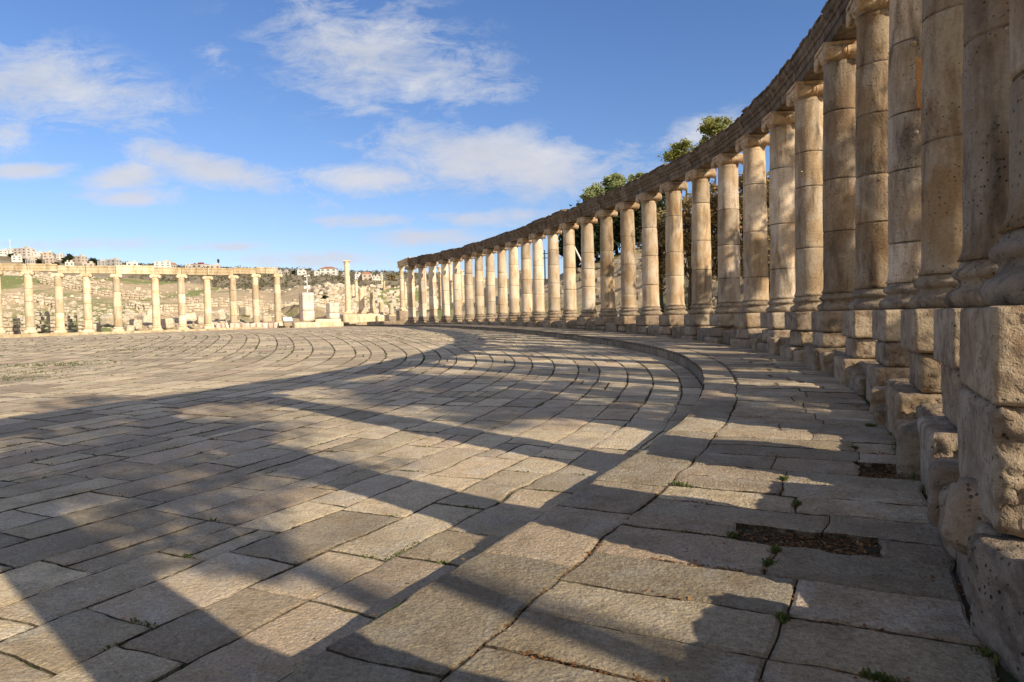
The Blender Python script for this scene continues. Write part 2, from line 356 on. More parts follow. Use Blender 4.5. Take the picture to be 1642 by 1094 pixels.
def plaza_z(Y): return walk_z(Y)-kerb_h(Y)
D0 = 3.30

# ------------------------------------------------------------------ paving
class Pave:
    def __init__(s): s.V = []; s.F = []; s.t = []; s.h = []; s.d = []; s.n = 0
    def stone(s, q, zf, dist, lift=0.0):
        """q: 4 corner xy (ccw); zf(x,y) top height"""
        q = np.array(q, float)
        tone = nr.rand(); hue = nr.rand()
        e1 = np.linalg.norm(q[1]-q[0]); e2 = np.linalg.norm(q[3]-q[0])
        res = .022 if dist < 5.0 else .035 if dist < 8 else .07 if dist < 14 else 0
        tilt = nr.randn(3)*np.array([.003, .003, .0022]) + np.array([0, 0, lift])
        c = q.mean(0)
        if res:
            nx = max(3, int(e1/res)); ny = max(3, int(e2/res)); u = np.linspace(0, 1, nx+1); v = np.linspace(0, 1, ny+1)
            # warp so that there are two tight rings at the edge for the rounded arris
            uu, vv = np.meshgrid(u, v, indexing='ij')
            P = (q[0][None, None]*((1-uu)*(1-vv))[..., None]+q[1][None, None]*(uu*(1-vv))[..., None]+q[2][None, None]*(uu*vv)[..., None]+q[3][None, None]*((1-uu)*vv)[..., None])
            sh = P.shape[:2]; fl = P.reshape(-1, 2)
            j = np.stack([fl[:, 0]*2.2, fl[:, 1]*2.2, np.zeros(len(fl))], 1)
            ed = np.minimum.reduce([uu*e1, (1-uu)*e1, vv*e2, (1-vv)*e2]).reshape(-1)
            wob = np.exp(-ed/.12)[:, None]
            fl = fl+np.stack([fbm(j, 3, 5), fbm(j+31, 3, 9)], 1)*.05*wob
            gapn = .5+.5*fbm(np.stack([fl[:, 0]*1.6, fl[:, 1]*1.6, np.zeros(len(fl))+9], 1), 2, 19); tow = (c[None]-fl); tow /= np.maximum(np.linalg.norm(tow, axis=1), .05)[:, None]; fl = fl+tow*(.012*np.clip(gapn*1.8-.6, 0, 1)*np.exp(-ed/.04))[:, None]
            for hx, hy in ((2.15, 4.85), (3.8, 6.85)):
                wh = np.exp(-((fl[:, 0]-hx)**2+(fl[:, 1]-hy)**2)/.35)*np.exp(-ed/.1); away = fl-np.array([[hx, hy]]); away /= np.maximum(np.linalg.norm(away, axis=1), .05)[:, None]
                fl = fl+away*((fbm(np.stack([fl[:, 0]*5, fl[:, 1]*5, fl[:, 0]*0], 1), 3, 77)*.5+.1)*wh*.22)[:, None]
            p3 = np.stack([fl[:, 0], fl[:, 1], np.zeros(len(fl))], 1)
            z = zf(fl[:, 0], fl[:, 1]) + tilt[2] + tilt[0]*(fl[:, 0]-c[0])+tilt[1]*(fl[:, 1]-c[1])
            amp = .0075
            z = z + fbm(p3*1.7, 2, 3)*.010 + fbm(p3*19+s.n, 3, 4, .65)*amp*.75 + np.minimum(fbm(p3*5+s.n, 3, 6)+.1, 0)*.010
            rr = .015*(1+.6*fbm(p3*6, 2, 8))
            z = z - .010*np.clip(1-ed/rr, 0, 1)**2
            edge = ed < 1e-6
            V = np.stack([fl[:, 0], fl[:, 1], z], 1)
            nb = s.n0(); idx = np.arange(sh[0]*sh[1]).reshape(sh)
            s.V.append(V)
            f = np.stack([idx[:-1, :-1], idx[1:, :-1], idx[1:, 1:], idx[:-1, 1:]], -1).reshape(-1, 4)
            ring = np.concatenate([idx[:, 0], idx[-1, 1:], idx[-2::-1, -1], idx[0, -2:0:-1]])
            sk = V[ring].copy(); sk[:, 2] -= .09; base = len(V); s.V.append(sk)
            k = len(ring); a = np.arange(k); a2 = (a+1) % k
            f2 = np.stack([ring[a], base+a, base+a2, ring[a2]], 1)
            s.F.append(np.concatenate([f, f2])+nb); m = len(f)+len(f2)
            eg = ed.reshape(sh); fe = (eg[:-1, :-1]+eg[1:, :-1]+eg[1:, 1:]+eg[:-1, 1:]).reshape(-1)/4
            s.d += (np.clip(1-fe/.015, 0, 1)*.8).tolist()+[1.0]*len(f2)
        else:
            # bevelled slab: outer ring low, inner ring on top
            inn = .03
            d = c[None]-q; d = d/np.linalg.norm(d, axis=1)[:, None]
            jit = nr.randn(4, 2)*.012
            o = q+jit; i_ = q+d*inn*1.4+jit
            V = []
            for P, dz in ((o, -.09), (o, -.016), (i_, 0)):
                z = zf(P[:, 0], P[:, 1])+tilt[2]+tilt[0]*(P[:, 0]-c[0])+tilt[1]*(P[:, 1]-c[1])+dz
                V.append(np.stack([P[:, 0], P[:, 1], z], 1))
            nb = s.n0(); s.V.append(np.concatenate(V))
            f = [[8, 9, 10, 11]]
            for l in (0, 4):
                for k in range(4): f.append([l+k, l+(k+1) % 4, l+4+(k+1) % 4, l+4+k])
            s.F.append(np.array(f)+nb); m = len(f); s.d += [0]+[1.0]*4+[.8]*4
        s.t.extend([tone]*m); s.h.extend([hue]*m); s.cnt = s.n0(); s.n += 1
    def n0(s): return sum(len(v) for v in s.V) if not hasattr(s, '_c') else s._cc()
    def build(s, name, mat):
        V = np.concatenate(s.V); Fa = np.concatenate(s.F)
        me = mesh(name, V.tolist(), Fa.tolist(), mat, False, {'tone': s.t, 'hue': s.h, 'dirt': s.d})
        return link(name, me)
def n0(self):
    while getattr(self, 'k', 0) < len(self.V):
        self.tot = getattr(self, 'tot', 0)+len(self.V[getattr(self, 'k', 0)]); self.k = getattr(self, 'k', 0)+1
    return getattr(self, 'tot', 0)
Pave.n0 = n0
def in_view(c, m=1.35):
    return c[1] > .3 and abs(c[0])/max(c[1], .01) < .75*m+1.0/max(c[1], .5)
def dist_of(c):
    d = math.hypot(c[0], c[1]); return d if in_view(c) else 99.0

# left colonnade (opposite side): pixel columns turned into places
left_cols = []
for (px, yt, yb, Y) in [(-2, 441, 534, 67.2), (49, 441.4, 533.5, 68.5), (97.3, 445, 533.5, 69.6), (142.2, 445, 532.7, 70.7), (190, 445.7, 532.2, 71.8),
                        (251.6, 446.5, 531, 73.6), (293.2, 446.5, 528.9, 75.2), (334.5, 449, 527.5, 77.0), (375.6, 447.5, 525.8, 78.8), (411.6, 445.5, 524.4, 80.4), (446.6, 445, 522.8, 82.2)]:
    a = at(px, yb, Y); top = at(px, yt, Y); left_cols.append((a[0], a[1], a[2], top[2]-a[2]))
LX = np.array([c[0] for c in left_cols]); LY = np.array([c[1] for c in left_cols])
def beyond_left(x, y, m=1.1):                     # is the point past the opposite colonnade?
    yl = np.interp(x, np.concatenate([[-90], LX, [-22., 10.]]), np.concatenate([[44], LY, [86., 88.]]))
    return y > yl-m

pv = Pave()
zf_p = lambda x, y: plaza_z(y)
gut = .46
# gutter course and concentric courses
dd = D0+.012; rows = []
dd2 = dd+gut; rows.append((dd, dd2)); dd = dd2
while dd < 52:
    wdt = rnd.uniform(.58, .86) if dd < 14 else rnd.uniform(.75, 1.0); rows.append((dd, dd+wdt)); dd += wdt
joint_pts = []
for ri, (a, b) in enumerate(rows):
    s = -5.5+rnd.random()*.3
    while s < 34.5:
        x, y, tx, ty, L = spine(s)
        x2, y2, tx2, ty2, L2 = spine(s+.1)
        kap = float((math.atan2(tx2[0], ty2[0])-math.atan2(tx[0], ty[0]))/(.1*L[0]))      # heading change per metre (negative = turns left)
        scale = 1+kap*(a+b)/2
        ln = rnd.uniform(.7, 1.7) if ri else rnd.uniform(1.0, 2.0)
        if rnd.random() < .12: ln *= .5
        ds = ln/(float(L[0])*max(scale, .3)); s2 = s+ds
        if scale > .14:
            g = .005 + (.006*rnd.random()); gr = g if a < 4 else g+.004 if a < 10 else g+.013
            sg = g/float(L[0])/max(scale, .3)
            q = [off(s+sg, a+gr), off(s2-sg, a+gr), off(s2-sg, b-gr*.5), off(s+sg, b-gr*.5)]
            q = [(float(p[0][0]), float(p[1][0])) for p in q]
            c = np.mean(q, 0)
            if (not beyond_left(c[0], c[1])) and c[1] > -4 and c[0] > -62:
                if (c[0] < 3 or a < 6):
                    dq = dist_of(c)
                    # a course may be split into two narrower stones
                    if a > 5 and rnd.random() < .14:
                        mth = rnd.uniform(.4, .6); dm = a+(b-a)*mth
                        q1 = [off(s+sg, a+gr), off(s2-sg, a+gr), off(s2-sg, dm-.01), off(s+sg, dm-.01)]
                        q2 = [off(s+sg, dm+.01), off(s2-sg, dm+.01), off(s2-sg, b-gr*.5), off(s+sg, b-gr*.5)]
                        for qq in (q1, q2):
                            pv.stone([(float(p[0][0]), float(p[1][0])) for p in qq][::-1], zf_p, dq)
                    else:
                        pv.stone(q[::-1], zf_p, dq)
                    joint_pts.append((q[0], q[1], q[3]))
        s = s2
plaza = pv.build('plaza_pavement', M_pave); tag(plaza, kind='structure')

rnd = random.Random(21)
# raised walk: kerb course, then transverse strips to the pedestals
wv = Pave(); kv = Pave()
zf_w = lambda x, y: walk_z(y)
KW = .62
s = -5.0; kerb_stones = []
while s < 33.5:
    L = float(spine(s)[4][0]); ln = rnd.uniform(1.0, 2.1); s2 = s+ln/L; sg = .004/L
    q = [off(s+sg, D0), off(s2-sg, D0), off(s2-sg, D0-KW), off(s+sg, D0-KW)]
    q = [(float(p[0][0]), float(p[1][0])) for p in q]; c = np.mean(q, 0)
    kerb_stones.append((s, s2))
    kv.stone(q, zf_w, dist_of(c))
    s = s2
# kerb risers: make the visible face deep
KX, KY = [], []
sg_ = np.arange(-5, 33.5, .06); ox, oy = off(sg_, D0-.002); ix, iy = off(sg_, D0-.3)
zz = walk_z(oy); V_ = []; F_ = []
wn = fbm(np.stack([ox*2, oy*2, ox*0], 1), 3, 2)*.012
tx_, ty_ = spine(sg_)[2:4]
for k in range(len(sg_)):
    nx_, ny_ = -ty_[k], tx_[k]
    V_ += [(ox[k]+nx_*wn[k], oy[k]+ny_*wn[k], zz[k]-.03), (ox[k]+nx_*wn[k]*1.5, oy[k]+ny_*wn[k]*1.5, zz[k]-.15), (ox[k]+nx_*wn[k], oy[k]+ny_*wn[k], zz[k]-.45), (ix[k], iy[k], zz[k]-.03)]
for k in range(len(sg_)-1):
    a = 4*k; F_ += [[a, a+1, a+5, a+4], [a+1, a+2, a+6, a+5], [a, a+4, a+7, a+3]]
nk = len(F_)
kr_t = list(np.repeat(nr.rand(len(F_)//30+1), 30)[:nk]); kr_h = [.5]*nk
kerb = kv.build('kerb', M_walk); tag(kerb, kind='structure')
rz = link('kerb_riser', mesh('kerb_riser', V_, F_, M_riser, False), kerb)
# walk strips
s = -4.6; hole_s = None
walk_j = []
HOLES = [(5.3, 3.9, .42, .26), (5.75, 4.55, .30, .2)]
def d_hole(c):
    return False
while s < 33.2:
    L = float(spine(s)[4][0]); wd = rnd.uniform(.36, .64); s2 = s+wd/L; sg = .005/L
    d = D0-KW-.008; end = .64
    y_here = float(off(s, 2.)[1][0])
    while d > end+.25:
        ln = rnd.uniform(.7, 1.7)
        if d-ln < end+.35: ln = d-end
        q = [off(s+sg, d), off(s2-sg, d), off(s2-sg, d-ln+.009), off(s+sg, d-ln+.009)]
        q = [(float(p[0][0]), float(p[1][0])) for p in q]; c = np.mean(q, 0)
        skip = False
        for hx, hy in ((2.15, 4.85), (2.22, 4.98), (3.8, 6.85)):
            e_ = [((q[(k+1) % 4][0]-q[k][0])*(hy-q[k][1])-(q[(k+1) % 4][1]-q[k][1])*(hx-q[k][0])) for k in range(4)]
            if all(v > 0 for v in e_) or all(v < 0 for v in e_): skip = True
        if skip:                                 # only part of the slab is missing: keep what is left on both sides
            hx, hy = min(((2.15, 4.85), (3.8, 6.85)), key=lambda h_: math.hypot(h_[0]-c[0], h_[1]-c[1]))
            v_ = np.array(q[3])-np.array(q[0]); f_ = float(np.dot(np.array([hx, hy])-np.array(q[0]), v_)/np.dot(v_, v_))*ln
            for da, db in ((0, f_-.30), (f_+.34, ln)):
                if db-da > .22:
                    q_ = [off(s+sg, d-da), off(s2-sg, d-da), off(s2-sg, d-db+.009), off(s+sg, d-db+.009)]; q_ = [(float(p[0][0]), float(p[1][0])) for p in q_]
                    wv.stone(q_, zf_w, dist_of(np.mean(q_, 0)))
        walk_j.append((q[0], q[1], q[2], q[3]))
        if not skip: wv.stone(q, zf_w, dist_of(c), lift=rnd.uniform(-.005, .005))
        d -= ln
    s = s2
walk = wv.build('walk_pavement', M_walk); tag(walk, kind='structure')

rnd = random.Random(22)
# soil bed under the paving
def strip(name, sA, dA, dB, zfun, mat, nd=24):
    V_ = []; F_ = []; ds = np.linspace(dA, dB, nd+1)
    for s_ in sA:
        for d_ in ds:
            x, y = off(s_, d_); x = float(x[0]); y = float(y[0]); z = float(zfun(y))
            for hx, hy in ((2.15, 4.85), (3.8, 6.85)): z -= .06*math.exp(-((x-hx)**2+(y-hy)**2)/.16)
            V_.append((x, y, z))
    n_ = nd+1
    for i in range(len(sA)-1):
        for j in range(nd): F_.append([i*n_+j, i*n_+j+1, (i+1)*n_+j+1, (i+1)*n_+j])
    return link(name, mesh(name, V_, F_, mat, True))
o = strip('joint_soil', np.concatenate([np.arange(-6, -1, .4), np.arange(-1, 5, .07), np.arange(5, 35, .4)]), D0+.02, .5, lambda y: walk_z(y)-.024, M_soil, 24); tag(o, kind='structure')
o = strip('plaza_soil', np.arange(-6, 35, .4), D0+.0, D0+12, lambda y: plaza_z(y)-.024, M_soil, 8); tag(o, kind='structure')

# ------------------------------------------------------------------ terrain: one sheet to the horizon
def terrain_h(x, y):
    x = np.asarray(x, float); y = np.asarray(y, float)
    r = np.hypot(x, y); tan = np.where(y > 1, x/np.maximum(y, 1), np.where(x < 0, -3., 3.))
    px = 821+1100*tan
    base = plaza_z(y)-.05
    # where does the open plaza end along this direction
    yl = np.interp(x, np.concatenate([[-90], LX, [-22., 10., 60]]), np.concatenate([[44], LY, [90., 92., 92]]))
    e = y-yl                                              # metres beyond the plaza's far edge
    crest = np.interp(px, [-900, -200, 0, 120, 250, 400, 450, 500, 640, 760, 900], [.115, .108, .094, .078, .066, .056, .050, .043, .034, .028, .022])*(yl+108)
    ridge = np.interp(px, [-1500, -300, 0, 100, 200, 300, 450, 560, 640, 760, 900, 1200], [.14, .125, .108, .099, .084, .078, .0715, .067, .064, .06, .055, .06])*640
    t1 = np.clip((e-2)/np.interp(px, [440, 530], [110, 48]), 0, 1)
    h = base+(crest+.4)*(t1**1.15)-.35*np.exp(-((e-4)/3.)**2)*(e > 0)
    t2 = np.clip((e-115)/60, 0, 1); h = h-(crest*.28)*t2*t2*(3-2*t2)
    t3 = np.clip((e-230)/330, 0, 1); h = h+(ridge-crest*.72)*t3*t3*(3-2*t3)
    t4 = np.clip((e-700)/900, 0, 1); h = h-ridge*.7*t4
    # right side: slope behind the curved colonnade
    ss = np.linspace(-5, 33, 150); sx_, sy_, _, _, _ = spine(ss)
    d = np.full(x.shape, 1e9); side = np.zeros(x.shape)
    stx, sty = spine(ss)[2:4]
    for k in range(len(ss)):
        dk = np.hypot(x-sx_[k], y-sy_[k]); m_ = dk < d
        d = np.where(m_, dk, d); cr = (x-sx_[k])*sty[k]-(y-sy_[k])*stx[k]; side = np.where(m_, cr, side)
    ysp = np.clip(y, 3, 78)
    out = side > 0
    lv = walk_z(ysp)+.35
    hill = np.interp(y, [-30, 0, 14, 30, 50, 75, 100, 130], [1.0, 1.5, 3.2, 5.8, 7.5, 7.0, 3.0, 1.0])
    tt = np.clip((d-4)/17, 0, 1); hr = lv+hill*tt*tt*(3-2*tt)
    wgt = np.clip((d+1)/3, 0, 1)
    h = np.where(out & (y < 78), np.maximum(h*0+hr, np.where(e > 0, h, -9)), h)
    h = np.where(out & (y >= 78), np.maximum(h, lv+hill*tt*tt*(3-2*tt)*np.clip(1-(y-78)/60, 0, 1)), h)
    n_ = fbm(np.stack([x.ravel()*.06, y.ravel()*.06, x.ravel()*0], 1), 4, 21).reshape(x.shape)
    n2_ = fbm(np.stack([x.ravel()*.45, y.ravel()*.45, x.ravel()*0], 1), 4, 33).reshape(x.shape)
    rough = np.clip(e/10, 0, 1)*np.clip(1, 0, 1)
    rr_ = np.where(out, np.clip((d-3)/5, 0, 1), np.clip((e-1)/10, 0, 1))
    h = h+rr_*(n_*np.clip(r/110, .35, 1.4)+n2_*.28)
    inside = (~out) & (e < 0)
    under = out & (d < 1.2)
    h = np.where(inside, plaza_z(y)-.16-.45*(d < D0+.4), h)
    h = np.where(under, walk_z(ysp)-.1, h)
    return h
ang = np.concatenate([np.linspace(-180, -60, 40, endpoint=False), np.linspace(-60, 60, 340, endpoint=False), np.linspace(60, 180, 40, endpoint=False)])
rad = np.concatenate([[.5], np.arange(2, 60, 1.0), np.arange(60, 130, 1.3), np.geomspace(130, 900, 80), np.geomspace(980, 5000, 12)])
A, Rr = np.meshgrid(np.radians(ang), rad, indexing='ij'); gx = Rr*np.sin(A); gy = Rr*np.cos(A); gz = terrain_h(gx, gy)
na, nrad = gx.shape
V_ = np.stack([gx.ravel(), gy.ravel(), gz.ravel()], 1).tolist(); V_.append((0, 0, float(plaza_z(0))-.5))
F_ = []
for i in range(na):
    i2 = (i+1) % na
    for j in range(nrad-1): F_.append([i*nrad+j, i2*nrad+j, i2*nrad+j+1, i*nrad+j+1][::-1])
    F_.append([i*nrad, i2*nrad, len(V_)-1])
o = link('ground', mesh('ground', V_, F_, M_ground, True)); tag(o, kind='structure')

# ------------------------------------------------------------------ columns
def ordinal(n):
    w_ = ['first', 'second', 'third', 'fourth', 'fifth', 'sixth', 'seventh', 'eighth', 'ninth', 'tenth', 'eleventh', 'twelfth', 'thirteenth', 'fourteenth',
         'fifteenth', 'sixteenth', 'seventeenth', 'eighteenth', 'nineteenth', 'twentieth', 'twenty-first', 'twenty-second', 'twenty-third', 'twenty-fourth',
         'twenty-fifth', 'twenty-sixth', 'twenty-seventh', 'twenty-eighth', 'twenty-ninth', 'thirtieth', 'thirty-first']
    return w_[n]
def rough(V_, amp, sc1, seed, octv=4):
    V_ = np.array(V_, float); V_ += np.stack([fbm(V_*sc1+seed*3.1, octv, 1, .62), fbm(V_*sc1+seed*3.1+40, octv, 2), fbm(V_*sc1+seed*3.1+80, octv, 3)], 1)*amp
    return V_
def base_mesh(seed, n=40, amp=.012):
    pr = [(.0, 0), (.50, 0), (.535, .03), (.56, .085), (.535, .14), (.49, .165), (.455, .19), (.445, .225), (.455, .25), (.485, .265), (.505, .30), (.485, .335), (.46, .35), (.45, .38), (.425, .42)]
    m_ = MB(); m_.lathe(pr, n)
    return mesh('column_base', rough(m_.v, amp, 4.5, seed, 5), m_.f, M_base, True)
def shaft_mesh(h, seed, n=44, mat=None, joints=None, amp=.010, r0=.41, r1=.355, chips=True):
    rs = random.Random(seed)
    if joints is None:
        joints = []; z = rs.uniform(.7, 1.5)
        while z < h-.8: joints.append(z); z += rs.uniform(.9, 1.7)
    nz_ = int(h/(.07 if n > 30 else .16)); zs = list(np.linspace(0, h, nz_))
    for j in joints: zs += [j-.028, j-.012, j, j+.012, j+.028]
    zs = np.array(sorted(zs)); zs = zs[(zs >= 0) & (zs <= h)]
    th = np.arange(n)*2*math.pi/n
    T_, Z_ = np.meshgrid(th, zs, indexing='ij')
    u = Z_/h; rr = r0+(r1-r0)*u**1.35+.012*np.sin(u*math.pi)
    rr = rr+.05*np.exp(-Z_/.05)+.045*np.exp(-(h-Z_)/.045)
    tilt_off = np.zeros_like(Z_)
    drum = np.zeros_like(Z_)
    for k, j in enumerate(joints):
        side = rs.uniform(-math.pi, math.pi)
        wide = .008+.018*np.clip(np.cos(T_-side), 0, 1)**3
        rr = rr-(.014+wide)*np.exp(-((Z_-j)/.012)**2)
        drum = drum+(Z_ > j)*rs.uniform(-.005, .005)
    rr = rr+drum
    P = np.stack([rr*np.cos(T_), rr*np.sin(T_), Z_], -1).reshape(-1, 3)
    nrm = P.copy(); nrm[:, 2] = 0; nrm /= np.linalg.norm(nrm, axis=1)[:, None]
    dsp = fbm(P*2.2+seed*5.7, 4, 6)*amp+fbm(P*9+seed, 3, 7)*amp*.4
    ch = fbm(P*1.3+seed*2.9, 3, 12)
    dsp = dsp-np.clip(ch-.33, 0, 1)*.14-np.clip(fbm(P*5+seed, 3, 41)-.45, 0, 1)*.06
    P = P+nrm*dsp[:, None]
    m_ = len(zs); F_ = [[i*m_+j, ((i+1) % n)*m_+j, ((i+1) % n)*m_+j+1, i*m_+j+1] for i in range(n) for j in range(m_-1)]
    F_ += [[i*m_ for i in range(n)][::-1], [i*m_+m_-1 for i in range(n)]]
    zm = (zs[:-1]+zs[1:])/2; dt = np.zeros(m_-1); ck = np.zeros(m_-1)
    for k, j in enumerate([-1]+list(joints)): dt[zm > j] = rs.uniform(-.28, .16)
    for j in joints: ck = np.maximum(ck, (np.abs(zm-j) < .016)*1.0)
    sd_ = fbm(np.stack([np.cos(th)*1.4, np.sin(th)*1.4, th*0+seed], 1), 2, 3)
    ckv = (ck[None]*np.clip(.65+1.3*sd_, .1, 1)[:, None]).ravel().tolist()+[0, 0]; dtv = np.tile(dt, n).tolist()+[0, 0]
    return mesh('shaft', P.tolist(), F_, mat or M_shaft, True, {'tone': dtv, 'crack': ckv})
def capital_mesh(seed, mat, n=16, amp=.012):
    m_ = MB()
    m_.lathe([(.0, 0), (.36, 0), (.385, .02), (.37, .04), (.40, .07), (.445, .12), (.44, .17), (.38, .2), (0, .2)][1:-1], 28)
    for sx in (-1, 1):                                 # bolsters with volutes at both ends
        vs = []; prof = [(-.47, .02), (-.47, .075), (-.455, .09), (-.455, .155), (-.43, .175), (-.36, .165), (-.25, .14), (-.13, .115), (-.07, .11), (-.055, .135), (-.02, .14), (0, .125),
                (.02, .14), (.055, .135), (.07, .11), (.13, .115), (.25, .14), (.36, .165), (.43, .175), (.455, .155), (.455, .09), (.47, .075), (.47, .02)]
        for (yy, r_) in prof:
            for k in range(n):
                t_ = 2*math.pi*k/n; vs.append((sx*.40+r_*math.cos(t_), yy, .185+r_*math.sin(t_)))
        fs = [[j*n+k, (j+1)*n+k, (j+1)*n+(k+1) % n, j*n+(k+1) % n] for j in range(len(prof)-1) for k in range(n)]
        fs += [list(range(n)), list(range((len(prof)-1)*n, len(prof)*n))[::-1]]
        m_.add(vs, fs)
    m_.box((0, 0, .255), (.80, .88, .14)); m_.box((0, 0, .362), (.86, .94, .08))
    return mesh('capital', rough(m_.v, amp, 3.0, seed), m_.f, mat, False)
def block_mesh(dx, dy, dz, res, seed, amp=.02, mat=None, rnd_=.05, name='block', top_smooth=False, oct_=5, face_rough=False):
    """rough-hewn block, centred in xy, z from 0 to dz"""
    nx, ny, nz_ = [max(2, int(round(d/res))) for d in (dx, dy, dz)]
    vid = {}; V_ = []; F_ = []
    def vert(i, j, k):
        key = (i, j, k)
        if key not in vid: vid[key] = len(V_); V_.append((dx*(i/nx-.5), dy*(j/ny-.5), dz*k/nz_))
        return vid[key]
    for i in range(nx):
        for j in range(ny):
            F_.append([vert(i, j, 0), vert(i, j+1, 0), vert(i+1, j+1, 0), vert(i+1, j, 0)])
            F_.append([vert(i, j, nz_), vert(i+1, j, nz_), vert(i+1, j+1, nz_), vert(i, j+1, nz_)])
    for i in range(nx):
        for k in range(nz_):
            F_.append([vert(i, 0, k), vert(i+1, 0, k), vert(i+1, 0, k+1), vert(i, 0, k+1)])
            F_.append([vert(i, ny, k), vert(i, ny, k+1), vert(i+1, ny, k+1), vert(i+1, ny, k)])
    for j in range(ny):
        for k in range(nz_):
            F_.append([vert(0, j, k), vert(0, j, k+1), vert(0, j+1, k+1), vert(0, j+1, k)])
            F_.append([vert(nx, j, k), vert(nx, j+1, k), vert(nx, j+1, k+1), vert(nx, j, k+1)])
    P = np.array(V_); H = np.array([dx/2, dy/2, dz/2]); C_ = np.array([0, 0, dz/2])
    q = P-C_; inner = np.clip(q, -(H-rnd_), H-rnd_); dd_ = q-inner; L = np.linalg.norm(dd_, axis=1)
    nrm = np.where(L[:, None] > 1e-6, dd_/np.maximum(L, 1e-6)[:, None], 0)
    q2 = inner+nrm*rnd_*1.0
    big = fbm(P*1.9+seed*4.3, 3, 14); fine_ = fbm(P*13+seed*1.7, oct_, 15, .68)
    corner = np.clip((L/rnd_-1.0)/.5, 0, 1)
    disp = big*amp*.6+fine_*amp*1.0-np.abs(fbm(P*8+seed, 3, 16))*amp*.6*(1+1.0*corner)
    if top_smooth: disp = np.where(P[:, 2] > dz-1e-5, disp*.25, disp)
    if face_rough:
        fr_ = np.clip(-nrm[:, 0], 0, 1)
        disp = big*amp*.5*(1+fr_)+fine_*amp*(.6+1.2*fr_)*(1-.6*np.clip(nrm[:, 1], 0, 1)**4)-np.abs(fbm(P*15+seed, 3, 18))*.030*fr_-np.abs(fbm(P*6+seed, 3, 16))*amp*.8*corner
    q2 = q2+nrm*disp[:, None]
    return mesh(name, (q2+C_).tolist(), F_, mat or M_ped, True)

